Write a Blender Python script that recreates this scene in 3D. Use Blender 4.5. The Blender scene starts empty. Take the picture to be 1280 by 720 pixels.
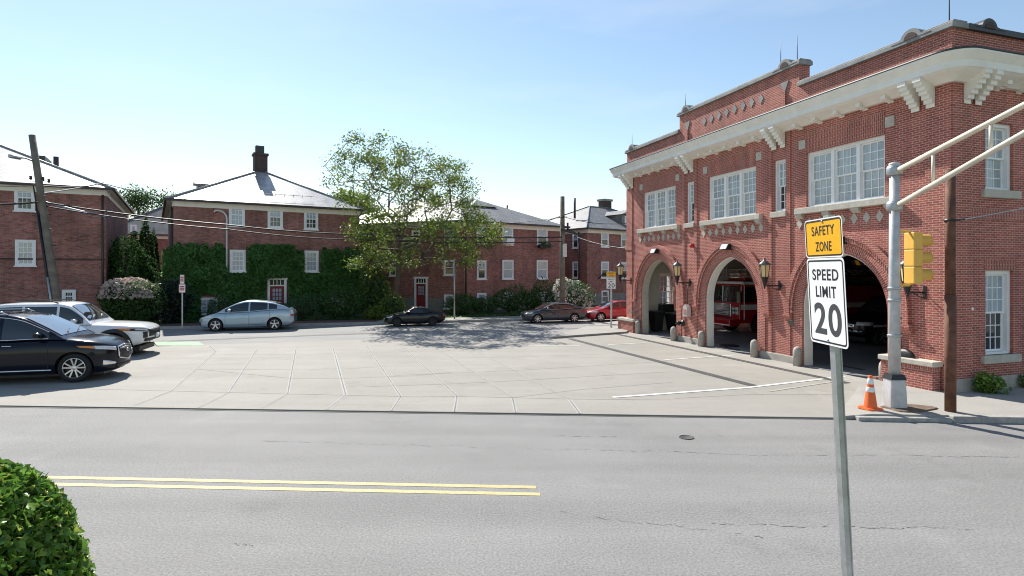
import bpy, bmesh, math, random
import numpy as np
from mathutils import Vector, Matrix
random.seed(7); RNG = np.random.default_rng(11)
R = math.radians
SC = bpy.context.scene
COL = SC.collection
# ------------------------------------------------------------------ camera, sky, sun, exposure
FPX, CH, HZ = 716.0, 3.0, 338.0        # focal length and horizon in 1280 px, eye height in m
cam = bpy.data.cameras.new('camera'); camo = bpy.data.objects.new('camera', cam); COL.objects.link(camo)
cam.sensor_width = 36; cam.lens = 36 * FPX / 1280; cam.shift_y = -(360 - HZ) / 1280
cam.clip_end = 3000; cam.clip_start = 0.05
camo.location = (0, 0, CH); camo.rotation_euler = (R(90), 0, 0)
SC.camera = camo
SUN_EL, SUN_AZ = R(43.5), R(-31)          # azimuth measured from +Y towards +X
w = bpy.data.worlds.new('World'); SC.world = w; w.use_nodes = True
nt = w.node_tree; nt.nodes.clear()
sky = nt.nodes.new('ShaderNodeTexSky'); sky.sky_type = 'NISHITA'; sky.sun_disc = False
sky.sun_elevation = SUN_EL; sky.sun_rotation = SUN_AZ; sky.air_density = 1.25; sky.dust_density = 0.15; sky.ozone_density = 1.0
bg = nt.nodes.new('ShaderNodeBackground'); bg.inputs['Strength'].default_value = 0.098
out = nt.nodes.new('ShaderNodeOutputWorld')
# thin summer cloud low over the houses
tc = nt.nodes.new('ShaderNodeTexCoord'); mp = nt.nodes.new('ShaderNodeMapping'); mp.inputs['Scale'].default_value = (1.3, 1.3, 6)
cn = nt.nodes.new('ShaderNodeTexNoise'); cn.inputs['Scale'].default_value = 1.6; cn.inputs['Detail'].default_value = 6; cn.inputs['Roughness'].default_value = .55
cr = nt.nodes.new('ShaderNodeValToRGB'); cr.color_ramp.elements[0].position = .5; cr.color_ramp.elements[1].position = .78
cr.color_ramp.elements[1].color = (.28, .28, .28, 1)
mx = nt.nodes.new('ShaderNodeMixRGB'); mx.inputs['Color2'].default_value = (6.2, 6.5, 6.7, 1)
L = nt.links.new
L(tc.outputs['Generated'], mp.inputs['Vector']); L(mp.outputs[0], cn.inputs['Vector']); L(cn.outputs['Fac'], cr.inputs[0])
L(cr.outputs[0], mx.inputs['Fac']); L(sky.outputs[0], mx.inputs['Color1']); L(mx.outputs[0], bg.inputs['Color']); L(bg.outputs[0], out.inputs['Surface'])
sun = bpy.data.lights.new('sun', 'SUN'); sun.energy = 5.0; sun.angle = R(.5); sun.color = (1, .95, .87)
suno = bpy.data.objects.new('sun', sun); COL.objects.link(suno)
sdir = Vector((math.sin(SUN_AZ) * math.cos(SUN_EL), math.cos(SUN_AZ) * math.cos(SUN_EL), math.sin(SUN_EL)))
suno.rotation_euler = sdir.to_track_quat('Z', 'Y').to_euler(); suno.location = sdir * 200
SC.view_settings.view_transform = 'Standard'; SC.view_settings.look = 'None'; SC.view_settings.gamma = 1
SC.view_settings.use_curve_mapping = False; SC.view_settings.exposure = 0.66
SC.cycles.filter_width = 1.05; SC.cycles.max_bounces = 6; SC.cycles.transparent_max_bounces = 8
SC.cycles.sample_clamp_indirect = 6

# ------------------------------------------------------------------ measuring from the photograph (1280 px wide)
def G(x, y, z=0.0):
    Y = FPX * (CH - z) / (y - HZ); return Vector(((x - 640) / FPX * Y, Y, z))
def P(x, y, Y): return Vector(((x - 640) / FPX * Y, Y, CH + (HZ - y) / FPX * Y))
def on_wall(o, d, x, y):
    """where the ray through a pixel meets the upright wall through o along d: distance along it, height"""
    k = (x - 640) / FPX; s = (k * o[1] - o[0]) / (d[0] - k * d[1]); Y = o[1] + s * d[1]
    return s, CH + (HZ - y) / FPX * Y

# ------------------------------------------------------------------ materials
MATS = {}
def newmat(name):
    m = bpy.data.materials.new(name); m.use_nodes = True; MATS[name] = m
    n = m.node_tree.nodes; return m, n, m.node_tree.links.new, n['Principled BSDF']
def pm(name, col, rough=.6, metal=0, var=.12, vs=2.5, bump=0, bs=60, spec=.5, coat=0, var2=None, stretch=None):
    m, n, l, b = newmat(name)
    b.inputs['Roughness'].default_value = rough; b.inputs['Metallic'].default_value = metal
    b.inputs['Specular IOR Level'].default_value = spec
    if coat: b.inputs['Coat Weight'].default_value = coat; b.inputs['Coat Roughness'].default_value = .03
    c = (*col, 1)
    t = n.new('ShaderNodeTexCoord')
    if var:
        nz = n.new('ShaderNodeTexNoise'); nz.inputs['Scale'].default_value = vs; nz.inputs['Detail'].default_value = 6; nz.inputs['Roughness'].default_value = .65
        if stretch:
            sm_ = n.new('ShaderNodeMapping'); sm_.inputs['Scale'].default_value = stretch; l(t.outputs['Object'], sm_.inputs[0]); l(sm_.outputs[0], nz.inputs['Vector'])
        else: l(t.outputs['Object'], nz.inputs['Vector'])
        r = n.new('ShaderNodeValToRGB'); r.color_ramp.elements[0].position = .3; r.color_ramp.elements[1].position = .7
        r.color_ramp.elements[0].color = (*[x * (1 - var) for x in col], 1)
        c2 = var2 if var2 else [min(1, x * (1 + var)) for x in col]
        r.color_ramp.elements[1].color = (*c2, 1)
        l(nz.outputs['Fac'], r.inputs[0]); l(r.outputs[0], b.inputs['Base Color'])
    else: b.inputs['Base Color'].default_value = c
    if bump:
        nb = n.new('ShaderNodeTexNoise'); nb.inputs['Scale'].default_value = bs; nb.inputs['Detail'].default_value = 4
        bp = n.new('ShaderNodeBump'); bp.inputs['Strength'].default_value = bump; bp.inputs['Distance'].default_value = .02
        l(t.outputs['Object'], nb.inputs['Vector']); l(nb.outputs['Fac'], bp.inputs['Height']); l(bp.outputs[0], b.inputs['Normal'])
    return m
def brick(name, c1, c2, mortar, bw=.205, rh=.068, ms=.010, rot=False, rough=.85, stain=.25, bump=.35, squash=1.0, msm=.1):
    m, n, l, b = newmat(name); b.inputs['Roughness'].default_value = rough
    u = n.new('ShaderNodeUVMap'); mpn = n.new('ShaderNodeMapping')
    if rot: mpn.inputs['Rotation'].default_value = (0, 0, R(90))
    l(u.outputs[0], mpn.inputs[0])
    t = n.new('ShaderNodeTexBrick'); t.inputs['Scale'].default_value = 1; t.inputs['Brick Width'].default_value = bw
    t.inputs['Row Height'].default_value = rh; t.inputs['Mortar Size'].default_value = ms; t.inputs['Mortar Smooth'].default_value = msm
    t.inputs['Color1'].default_value = (*c1, 1); t.inputs['Color2'].default_value = (*c2, 1); t.inputs['Mortar'].default_value = (*mortar, 1)
    t.inputs['Bias'].default_value = -.1
    l(mpn.outputs[0], t.inputs['Vector'])
    nz = n.new('ShaderNodeTexNoise'); nz.inputs['Scale'].default_value = .55; nz.inputs['Detail'].default_value = 7; nz.inputs['Roughness'].default_value = .65
    l(u.outputs[0], nz.inputs['Vector'])
    r = n.new('ShaderNodeValToRGB'); r.color_ramp.elements[0].position = .3; r.color_ramp.elements[1].position = .72
    r.color_ramp.elements[0].color = (1 - stain,) * 3 + (1,); r.color_ramp.elements[1].color = (1 + stain * .4,) * 3 + (1,)
    l(nz.outputs['Fac'], r.inputs[0])
    sm_ = n.new('ShaderNodeMapping'); sm_.inputs['Scale'].default_value = (2.6, .22, 1); l(u.outputs[0], sm_.inputs[0])
    n2 = n.new('ShaderNodeTexNoise'); n2.inputs['Scale'].default_value = 1; n2.inputs['Detail'].default_value = 5; l(sm_.outputs[0], n2.inputs['Vector'])
    r2 = n.new('ShaderNodeValToRGB'); r2.color_ramp.elements[0].position = .35; r2.color_ramp.elements[1].position = .6; r2.color_ramp.elements[0].color = (.84, .84, .84, 1); r2.color_ramp.elements[1].color = (1.03, 1.03, 1.03, 1); l(n2.outputs['Fac'], r2.inputs[0])
    m2 = n.new('ShaderNodeMixRGB'); m2.blend_type = 'MULTIPLY'; m2.inputs['Fac'].default_value = 1; l(t.outputs['Color'], m2.inputs['Color1']); l(r2.outputs[0], m2.inputs['Color2'])
    mu = n.new('ShaderNodeMixRGB'); mu.blend_type = 'MULTIPLY'; mu.inputs['Fac'].default_value = 1
    l(m2.outputs[0], mu.inputs['Color1']); l(r.outputs[0], mu.inputs['Color2']); l(mu.outputs[0], b.inputs['Base Color'])
    bp = n.new('ShaderNodeBump'); bp.inputs['Strength'].default_value = bump; bp.inputs['Distance'].default_value = .01; bp.invert = True
    l(t.outputs['Fac'], bp.inputs['Height']); l(bp.outputs[0], b.inputs['Normal'])
    return m
def leafmat(name, c1, c2, c3=None, trans=.35, rough=.5, spec=.35):
    m, n, l, b = newmat(name); b.inputs['Roughness'].default_value = rough; b.inputs['Specular IOR Level'].default_value = spec
    g = n.new('ShaderNodeNewGeometry'); r = n.new('ShaderNodeValToRGB')
    r.color_ramp.elements[0].color = (*c1, 1); r.color_ramp.elements[1].color = (*c2, 1)
    if c3:
        e = r.color_ramp.elements.new(.86); e.color = (*c2, 1); r.color_ramp.elements[-1].color = (*c3, 1)
    l(g.outputs['Random Per Island'], r.inputs[0]); l(r.outputs[0], b.inputs['Base Color'])
    tr = n.new('ShaderNodeBsdfTranslucent'); l(r.outputs[0], tr.inputs['Color'])
    mx = n.new('ShaderNodeMixShader'); mx.inputs[0].default_value = trans
    l(b.outputs[0], mx.inputs[1]); l(tr.outputs[0], mx.inputs[2]); l(mx.outputs[0], n['Material Output'].inputs['Surface'])
    return m
def pavement(name, base, speck, sscale, var=.1, vs=.25, bump=.15, rough=.85, stain=None, slab=0, pale=0, lanes=0):
    """asphalt or concrete: fine aggregate speckle, broad wear patches, dark stains"""
    m, n, l, b = newmat(name); b.inputs['Roughness'].default_value = rough; b.inputs['Specular IOR Level'].default_value = .35
    t = n.new('ShaderNodeTexCoord')
    def noise(s, d=5, rg=.6, vec=None):
        z = n.new('ShaderNodeTexNoise'); z.inputs['Scale'].default_value = s; z.inputs['Detail'].default_value = d; z.inputs['Roughness'].default_value = rg
        l(vec or t.outputs['Object'], z.inputs['Vector']); return z
    def ramp(src, p0, p1, v0, v1):
        r = n.new('ShaderNodeValToRGB'); r.color_ramp.elements[0].position = p0; r.color_ramp.elements[1].position = p1
        r.color_ramp.elements[0].color = (v0, v0, v0, 1); r.color_ramp.elements[1].color = (v1, v1, v1, 1); l(src, r.inputs[0]); return r.outputs[0]
    def mul(a, c):
        x = n.new('ShaderNodeMixRGB'); x.blend_type = 'MULTIPLY'; x.inputs['Fac'].default_value = 1; l(a, x.inputs['Color1']); l(c, x.inputs['Color2']); return x.outputs[0]
    rgb = n.new('ShaderNodeRGB'); rgb.outputs[0].default_value = (*base, 1)
    f = noise(sscale, 3, .8)
    c = mul(rgb.outputs[0], ramp(f.outputs['Fac'], .3, .7, 1 - speck, 1 + speck))
    c = mul(c, ramp(noise(vs, 8, .65).outputs['Fac'], .3, .7, 1 - var, 1 + var))
    sv = n.new('ShaderNodeMapping'); sv.inputs['Scale'].default_value = (.12, 1.2, 1); l(t.outputs['Object'], sv.inputs[0])
    c = mul(c, ramp(noise(1.0, 6, .6, sv.outputs[0]).outputs['Fac'], .35, .7, 1 - var * .7, 1 + var * .7))
    if stain: c = mul(c, ramp(noise(stain, 7, .75).outputs['Fac'], .56, .74, 1, .8))
    if lanes:
        sp = n.new('ShaderNodeSeparateXYZ'); l(t.outputs['Object'], sp.inputs[0]); ma = n.new('ShaderNodeMath'); ma.operation = 'MULTIPLY_ADD'; ma.inputs[1].default_value = 3.7; l(sp.outputs['Y'], ma.inputs[0])
        mb_ = n.new('ShaderNodeMath'); mb_.operation = 'MULTIPLY'; mb_.inputs[1].default_value = 3.7 * .0585; l(sp.outputs['X'], mb_.inputs[0]); l(mb_.outputs[0], ma.inputs[2])
        si = n.new('ShaderNodeMath'); si.operation = 'SINE'; l(ma.outputs[0], si.inputs[0]); c = mul(c, ramp(si.outputs[0], 0, 1, 1.0, .93))
    if slab:
        vo = n.new('ShaderNodeTexVoronoi'); vo.inputs['Scale'].default_value = slab; l(t.outputs['Object'], vo.inputs['Vector'])
        c = mul(c, ramp(vo.outputs['Color'], .0, 1, .955, 1.045))
    if pale: c = mul(c, ramp(noise(pale, 4, .5).outputs['Fac'], .62, .76, 1, 1.16))
    l(c, b.inputs['Base Color'])
    bp = n.new('ShaderNodeBump'); bp.inputs['Strength'].default_value = bump; bp.inputs['Distance'].default_value = .01
    l(f.outputs['Fac'], bp.inputs['Height']); l(bp.outputs[0], b.inputs['Normal'])
    return m

asphalt = pavement('asphalt', (.228, .223, .215), .38, 36, .1, .3, .35, stain=.5, pale=.7, lanes=1)
far_asphalt = pavement('worn_asphalt', (.25, .245, .235), .25, 45, .12, .3, .3, stain=.6)
concrete = pavement('concrete', (.297, .281, .25), .16, 40, .08, .35, .12, stain=.9, slab=.28, pale=.4)
walk_concrete = pavement('walk_concrete', (.33, .315, .285), .10, 40, .09, .6, .12, stain=1.2)
soil = pm('soil', (.055, .045, .03), .95, var=.4, vs=1.2, bump=.5, bs=12)
grassy = pm('rough_grass', (.06, .085, .025), .95, var=.4, vs=1.5, bump=.6, bs=25)
brick_walk = brick('brick_walk', (.17, .085, .065), (.12, .06, .05), (.16, .13, .11), .2, .1, .008, stain=.4)
granite = pm('granite', (.33, .32, .30), .8, var=.25, vs=9, bump=.3, bs=40)
yellow_paint = pm('yellow_paint', (.52, .41, .16), .7, var=.25, vs=14, bump=.2, bs=50, var2=(.58, .48, .25))
white_paint = pm('white_road_paint', (.58, .57, .55), .7, var=.2, vs=9)
green_paint = pm('green_road_paint', (.25, .37, .24), .8, var=.25, vs=3)
joint_dark = pm('joint_filler', (.17, .165, .155), .9, var=.35, vs=1.5)
joint_light = pm('joint_mortar', (.35, .34, .315), .9, var=.15, vs=5)
tar = pm('tar', (.06, .058, .055), .75, var=.3, vs=5, bump=.2, bs=30)
brick_st = brick('station_brick', (.47, .118, .082), (.30, .064, .046), (.60, .43, .36), .175, .0565, .0068)
brick_sol = brick('station_brick_upright', (.45, .114, .08), (.30, .064, .046), (.58, .42, .35), .175, .0565, .0065, rot=True)
brick_ho = brick('house_brick', (.46, .175, .135), (.17, .07, .06), (.40, .28, .24), .19, .06, .006, stain=.4)
brick_dk = brick('chimney_brick', (.09, .05, .045), (.05, .03, .03), (.1, .08, .07), .21, .07, .01)
stone = pm('pale_stone', (.50, .46, .39), .8, var=.14, vs=5, bump=.25, bs=30)
stone_gr = pm('grey_stone', (.38, .35, .31), .85, var=.2, vs=4, bump=.3, bs=25)
basement = pm('basement_render', (.24, .225, .2), .9, var=.2, vs=2, bump=.3, bs=20)
cream = pm('cream_paint', (.84, .81, .74), .6, var=.07, vs=3)
white = pm('white_paint', (.86, .86, .85), .45, var=.05, vs=3)
lead = pm('lead_flashing', (.035, .04, .045), .5, var=.3, vs=3)
coping_m = pm('coping_stone', (.26, .26, .255), .7, var=.25, vs=3, bump=.2, bs=30)
slate = brick('slate_roof', (.50, .485, .47), (.38, .37, .36), (.2, .195, .195), .32, .2, .014, rough=.34, stain=.45, bump=.12)
slate.node_tree.nodes['Principled BSDF'].inputs['Specular IOR Level'].default_value = .8
slate_gr = brick('grey_slate_roof', (.27, .265, .265), (.19, .19, .195), (.08, .08, .08), .32, .2, .014, rough=.55, stain=.4, bump=.25)
slate_dull = brick('dull_slate_roof', (.21, .205, .205), (.15, .15, .15), (.1, .1, .1), .32, .2, .008, rough=.95, stain=.25, bump=.25)
slate_dull.node_tree.nodes['Principled BSDF'].inputs['Specular IOR Level'].default_value = .15
gutter = pm('gutter_brown', (.05, .035, .03), .5, var=.2)
glass = pm('window_glass', (.022, .028, .034), .04, var=.5, vs=1.3, spec=.8)
curtain = pm('curtained_glass', (.33, .40, .47), .12, var=.2, vs=2.2, spec=.8)
blind_gl = pm('blind_behind_glass', (.38, .425, .44), .1, var=.3, vs=3, spec=.8, stretch=(3.2, 3.2, .35))
clear_gl, _n, _l, _b = newmat('clear_glass')
_t = _n.new('ShaderNodeBsdfTransparent'); _m = _n.new('ShaderNodeMixShader'); _m.inputs[0].default_value = .12; _b.inputs['Roughness'].default_value = .05; _b.inputs['Base Color'].default_value = (.1, .12, .13, 1)
_l(_t.outputs[0], _m.inputs[1]); _l(_b.outputs[0], _m.inputs[2]); _l(_m.outputs[0], _n['Material Output'].inputs['Surface'])
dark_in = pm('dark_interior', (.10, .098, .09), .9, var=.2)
bay_floor = pavement('bay_floor', (.24, .24, .24), .1, 20, .15, .6, .05, rough=.45)
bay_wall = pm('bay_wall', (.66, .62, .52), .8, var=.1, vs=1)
metal_lt = pm('galvanised', (.42, .44, .45), .42, metal=.75, var=.22, vs=9, bump=.08, bs=40)
alu = pm('pole_aluminium', (.50, .505, .505), .5, metal=.2, var=.2, vs=4, bump=.1, bs=20)
cream_pole = pm('arm_paint', (.62, .57, .47), .5, var=.12, vs=3)
rust = pm('rusted_steel', (.13, .055, .03), .8, var=.5, vs=4, bump=.4, bs=30, var2=(.2, .085, .05))
black_m = pm('black_metal', (.012, .012, .014), .45, var=.3, vs=8)
sig_yel = pm('signal_yellow', (.74, .44, .085), .45, var=.08, vs=4)
sign_yel = pm('sign_yellow', (.83, .42, .01), .4, var=.03)
sign_wh = pm('sign_white', (.82, .83, .84), .35, var=.03)
sign_bk = pm('sign_black', (.012, .012, .014), .5, var=0)
sign_gr = pm('numeral_grey', (.045, .05, .057), .5, var=0)
sign_red = pm('sign_red', (.5, .03, .03), .5, var=.05)
orange = pm('cone_orange', (.75, .13, .02), .5, var=.12, vs=8)
refl = pm('cone_band', (.75, .75, .74), .4, var=.1, vs=10)
wood = pm('pole_wood', (.165, .145, .115), .9, var=.35, vs=2.5, bump=.5, bs=14)
bark = pm('bark', (.10, .08, .06), .95, var=.35, vs=4, bump=.6, bs=16)
rubber = pm('rubber', (.012, .012, .013), .8, var=.15)
rim_m = pm('alloy', (.62, .62, .63), .3, metal=.8, var=.05)
chrome = pm('chrome', (.75, .75, .76), .12, metal=1, var=0)
car_glass = pm('car_glass', (.012, .016, .02), .03, var=0, spec=.9)
ws_glass = pm('windscreen_glass', (.02, .026, .03), .03, var=0, spec=1.0, coat=1.0); ws_glass.node_tree.nodes['Principled BSDF'].inputs['IOR'].default_value = 2.2
trim_bk = pm('trim_black', (.014, .014, .015), .5, var=.1)
lamp_cl = pm('lamp_clear', (.62, .64, .66), .12, var=.1, vs=12, spec=.9)
lamp_am = pm('lamp_amber', (.7, .25, .05), .2, var=0)
lamp_rd = pm('lamp_red', (.45, .02, .02), .2, var=0)
plate_m = pm('plate_white', (.7, .7, .72), .4, var=0)
lantern_gl = pm('lantern_glass', (.72, .55, .27), .25, var=.1, vs=8)
fire_red = pm('fire_red', (.40, .012, .016), .25, var=.05, coat=.6)
door_red = pm('door_red', (.22, .014, .018), .45, var=.1)
def paint(name, c, metal=.0, rough=.32): return pm(name, c, rough, metal=metal, var=.03, vs=1.5, coat=1.0 if max(c) > .05 else .0)
leaf_tree = leafmat('tree_leaf', (.065, .125, .022), (.17, .24, .036), (.38, .35, .06), .46)
leaf_dark = leafmat('dark_leaf', (.04, .10, .028), (.09, .18, .045), None, .35)
leaf_ivy = leafmat('ivy_leaf', (.03, .11, .026), (.10, .23, .05), None, .32)
leaf_hedge = leafmat('privet_leaf', (.055, .14, .022), (.22, .39, .06), (.46, .42, .09), .42, .25)
leaf_blue = leafmat('shrub_leaf', (.045, .10, .04), (.10, .18, .065), None, .35)
leaf_yel = leafmat('light_leaf', (.09, .15, .02), (.18, .24, .04), None, .4)
leaf_con = leafmat('conifer_leaf', (.025, .07, .022), (.07, .14, .04), None, .25, .8, .1)
leaf_purple = leafmat('plum_leaf', (.016, .022, .02), (.03, .045, .03), None, .2)
petal = leafmat('petal', (.48, .36, .32), (.66, .58, .54), None, .3)
petal_w = leafmat('pale_petal', (.55, .55, .46), (.72, .72, .64), None, .3)
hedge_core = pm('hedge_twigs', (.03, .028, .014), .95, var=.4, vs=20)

# ------------------------------------------------------------------ mesh building
def uvmap(me):
    ul = me.uv_layers.new(name='UVMap').data
    vs = me.vertices; lp = me.loops
    for p in me.polygons:
        n = p.normal
        if abs(n.z) > .98:
            for i in p.loop_indices: v = vs[lp[i].vertex_index].co; ul[i].uv = (v.x, v.y)
        else:
            h = math.hypot(n.x, n.y); tx, ty = -n.y / h, n.x / h
            if abs(tx) > .05 and tx < 0 or (abs(tx) <= .05 and ty < 0): tx, ty = -tx, -ty
            for i in p.loop_indices: v = vs[lp[i].vertex_index].co; ul[i].uv = (v.x * tx + v.y * ty, v.z / max(h, .2))
class MB:
    def __init__(s): s.v = []; s.f = []; s.mi = []; s.sm = []; s.m = 0; s.uv = None
    def face(s, idx, smooth=False): s.f.append(tuple(idx)); s.mi.append(s.m); s.sm.append(smooth)
    def add(s, pts): k = len(s.v); s.v += [tuple(p) for p in pts]; return k
    def box(s, a, b, M=None):
        x0, y0, z0 = a; x1, y1, z1 = b
        p = [(x0, y0, z0), (x1, y0, z0), (x1, y1, z0), (x0, y1, z0), (x0, y0, z1), (x1, y0, z1), (x1, y1, z1), (x0, y1, z1)]
        if M is not None: p = [tuple(M @ Vector(q)) for q in p]
        k = s.add(p)
        for f in ((0, 3, 2, 1), (4, 5, 6, 7), (0, 1, 5, 4), (1, 2, 6, 5), (2, 3, 7, 6), (3, 0, 4, 7)): s.face([k + i for i in f])
        return s
    def bar(s, p, q, w, h=None, up=(0, 0, 1)):
        p = Vector(p); q = Vector(q); d = q - p; l = d.length; d.normalize(); h = h or w
        u = Vector(up); a = d.cross(u)
        if a.length < 1e-4: a = d.cross(Vector((1, 0, 0)))
        a.normalize(); b = a.cross(d)
        M = Matrix((a, d, b)).transposed().to_4x4(); M.translation = p
        return s.box((-w / 2, 0, -h / 2), (w / 2, l, h / 2), M)
    def prism(s, poly, f0, f1, smooth=False):
        """poly 2D; f0, f1 map (a,b) to the two 3D caps"""
        n = len(poly); k = s.add([f0(*p) for p in poly]); s.add([f1(*p) for p in poly])
        s.face([k + i for i in range(n)][::-1]); s.face([k + n + i for i in range(n)])
        for i in range(n): j = (i + 1) % n; s.face((k + i, k + j, k + n + j, k + n + i), smooth)
        return s
    def tube(s, pts, r, n=8, cap=True, smooth=True):
        pts = [Vector(p) for p in pts]; m = len(pts); rr = r if isinstance(r, (list, tuple)) else [r] * m
        k0 = len(s.v); prev = None
        for i, p in enumerate(pts):
            d = (pts[min(i + 1, m - 1)] - pts[max(i - 1, 0)]).normalized()
            if prev is None:
                a = d.cross(Vector((0, 0, 1)))
                if a.length < .05: a = d.cross(Vector((1, 0, 0)))
            else: a = prev - d * prev.dot(d)
            a.normalize(); prev = a; b = d.cross(a)
            s.add([p + (a * math.cos(2 * math.pi * j / n) + b * math.sin(2 * math.pi * j / n)) * rr[i] for j in range(n)])
        for i in range(m - 1):
            for j in range(n):
                q = (j + 1) % n; s.face((k0 + i * n + j, k0 + i * n + q, k0 + (i + 1) * n + q, k0 + (i + 1) * n + j), smooth)
        if cap: s.face([k0 + j for j in range(n)][::-1]); s.face([k0 + (m - 1) * n + j for j in range(n)])
        return s
    def lathe(s, prof, n=20, c=(0, 0, 0), axis='z', smooth=True, closed=False, cap=True):
        k = len(s.v); c = Vector(c)
        for r_, h in prof:
            for j in range(n):
                a = 2 * math.pi * j / n; x, y = r_ * math.cos(a), r_ * math.sin(a)
                s.add([c + (Vector((x, y, h)) if axis == 'z' else Vector((x, h, y)) if axis == 'y' else Vector((h, x, y)))])
        m = len(prof)
        for i in range(m - 1 if not closed else m):
            i2 = (i + 1) % m
            for j in range(n):
                q = (j + 1) % n; s.face((k + i * n + j, k + i * n + q, k + i2 * n + q, k + i2 * n + j), smooth)
        if not closed and cap: s.face([k + j for j in range(n)][::-1]); s.face([k + (m - 1) * n + j for j in range(n)])
        return s
    def grid(s, rows, smooth=True, closed=False):
        k = len(s.v); n = len(rows[0])
        for r_ in rows: s.add(r_)
        for i in range(len(rows) - 1):
            for j in range(n if closed else n - 1):
                q = (j + 1) % n; s.face((k + i * n + j, k + i * n + q, k + (i + 1) * n + q, k + (i + 1) * n + j), smooth)
        return k, n
    def mesh(s, name, mats, uv=True, sharp=None, fix=True):
        me = bpy.data.meshes.new(name); me.from_pydata(s.v, [], s.f)
        for m in (mats if isinstance(mats, (list, tuple)) else [mats]): me.materials.append(m)
        me.polygons.foreach_set('material_index', s.mi); me.polygons.foreach_set('use_smooth', s.sm)
        if fix:
            b = bmesh.new(); b.from_mesh(me); bmesh.ops.recalc_face_normals(b, faces=b.faces); b.to_mesh(me); b.free()
        me.update()
        if sharp: me.set_sharp_from_angle(angle=R(sharp))
        if uv: uvmap(me)
        return me
    def build(s, name, mats, parent=None, loc=(0, 0, 0), rz=0, uv=True, sharp=None, bevel=0, fix=True):
        o = link(name, s.mesh(name, mats, uv, sharp, fix), parent, loc, rz)
        if bevel: bv(o, bevel)
        return o
def bv(o, wdt, seg=2):
    m = o.modifiers.new('bevel', 'BEVEL'); m.width = wdt; m.segments = seg; m.limit_method = 'ANGLE'; m.angle_limit = R(40)
def link(name, data, parent=None, loc=(0, 0, 0), rz=0):
    o = bpy.data.objects.new(name, data); COL.objects.link(o); o.parent = parent; o.location = loc; o.rotation_euler = (0, 0, rz); return o
def tag(o, label=None, cat=None, group=None, kind=None):
    for k, v in (('label', label), ('category', cat), ('group', group), ('kind', kind)):
        if v: o[k] = v
    return o
def thing(name, label, cat, loc=(0, 0, 0), rz=0, group=None): return tag(link(name, None, None, loc, rz), label, cat, group)
def copy_tree(o, parent=None):
    c = o.copy(); COL.objects.link(c); c.parent = parent
    for ch in list(o.children): copy_tree(ch, c)
    return c
def struct(mb, name, m, **k): return tag(mb.build(name, m, **k), kind='structure')
def boolean(o, cutters, op='DIFFERENCE'):
    for c in cutters:
        m = o.modifiers.new('b', 'BOOLEAN'); m.object = c; m.operation = op; m.solver = 'EXACT'
        try: m.material_mode = 'TRANSFER'
        except Exception: pass
    bpy.context.view_layer.update()
    dg = bpy.context.evaluated_depsgraph_get(); me = bpy.data.meshes.new_from_object(o.evaluated_get(dg))
    o.modifiers.clear(); o.data = me
    for c in cutters: bpy.data.objects.remove(c)
    while me.uv_layers: me.uv_layers.remove(me.uv_layers[0])
    uvmap(me); return o
def text(name, body, size, m, parent, M, width=None, bold=0, depth=.002):
    cu = bpy.data.curves.new(name, 'FONT'); cu.body = body; cu.size = size; cu.align_x = 'CENTER'; cu.align_y = 'CENTER'; cu.extrude = depth; cu.offset = bold; cu.space_character = 1.12
    o = bpy.data.objects.new(name, cu); COL.objects.link(o); bpy.context.view_layer.update()
    me = bpy.data.meshes.new_from_object(o.evaluated_get(bpy.context.evaluated_depsgraph_get())); bpy.data.objects.remove(o)
    xs = [v.co.x for v in me.vertices]; ys = [v.co.y for v in me.vertices]
    cx, cy = (min(xs) + max(xs)) / 2, (min(ys) + max(ys)) / 2; sx = width / (max(xs) - min(xs)) if width else 1
    sy = size / (max(ys) - min(ys)) if width else 1
    for v in me.vertices: v.co = M @ Vector(((v.co.x - cx) * sx, (v.co.y - cy) * sy, v.co.z))
    me.materials.clear(); me.materials.append(m)
    return link(name, me, parent)
def leaves(name, pts, size, m, parent=None, flat=0.0, aspect=.55, jit=.35, nrm=None):
    """one mesh of small folded leaf faces at pts"""
    pts = np.asarray(pts, float); n = len(pts)
    a = RNG.normal(size=(n, 3))
    if nrm is not None: a = a * (1 - flat) + np.asarray(nrm) * flat * 2
    elif flat: a[:, 2] += flat * 2 * np.sign(a[:, 2] + .3)
    a /= np.linalg.norm(a, axis=1)[:, None]
    t = RNG.normal(size=(n, 3)); t -= (t * a).sum(1)[:, None] * a; t /= np.linalg.norm(t, axis=1)[:, None]
    b = np.cross(a, t); sz = size * (1 + jit * RNG.normal(size=n)).clip(.4, 1.9)
    l = t * sz[:, None]; wd = b * (sz * aspect)[:, None] * .5; up = a * (sz * .12)[:, None]
    v = np.stack([pts - l * .5, pts + wd + up, pts + l * .5, pts - wd + up], 1).reshape(-1, 3)
    me = bpy.data.meshes.new(name); me.vertices.add(4 * n); me.vertices.foreach_set('co', v.ravel())
    me.loops.add(6 * n); i = np.arange(n)[:, None] * 4
    me.loops.foreach_set('vertex_index', np.concatenate([i, i + 1, i + 2, i, i + 2, i + 3], 1).ravel().astype(np.int32))
    me.polygons.add(2 * n); me.polygons.foreach_set('loop_start', np.arange(2 * n, dtype=np.int32) * 3)
    me.update(calc_edges=True); me.validate(); me.materials.append(m)
    return link(name, me, parent)
def blob(n, c, r, lump=.18, shell=.35, seed=0, zmin=None):
    """points through an uneven ellipsoid, thick near its skin"""
    g = np.random.default_rng(seed); d = g.normal(size=(n, 3)); d /= np.linalg.norm(d, axis=1)[:, None]
    k = g.normal(size=(7, 3)) * 2.6; ph = g.uniform(0, 6.28, 7)
    f = 1 + lump * np.sin(d @ k.T + ph).sum(1) / 2.0
    q = d * (f * g.uniform(0, 1, n) ** shell)[:, None] * np.array(r) + np.array(c)
    if zmin is not None: q = q[q[:, 2] > zmin]
    return q

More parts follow.
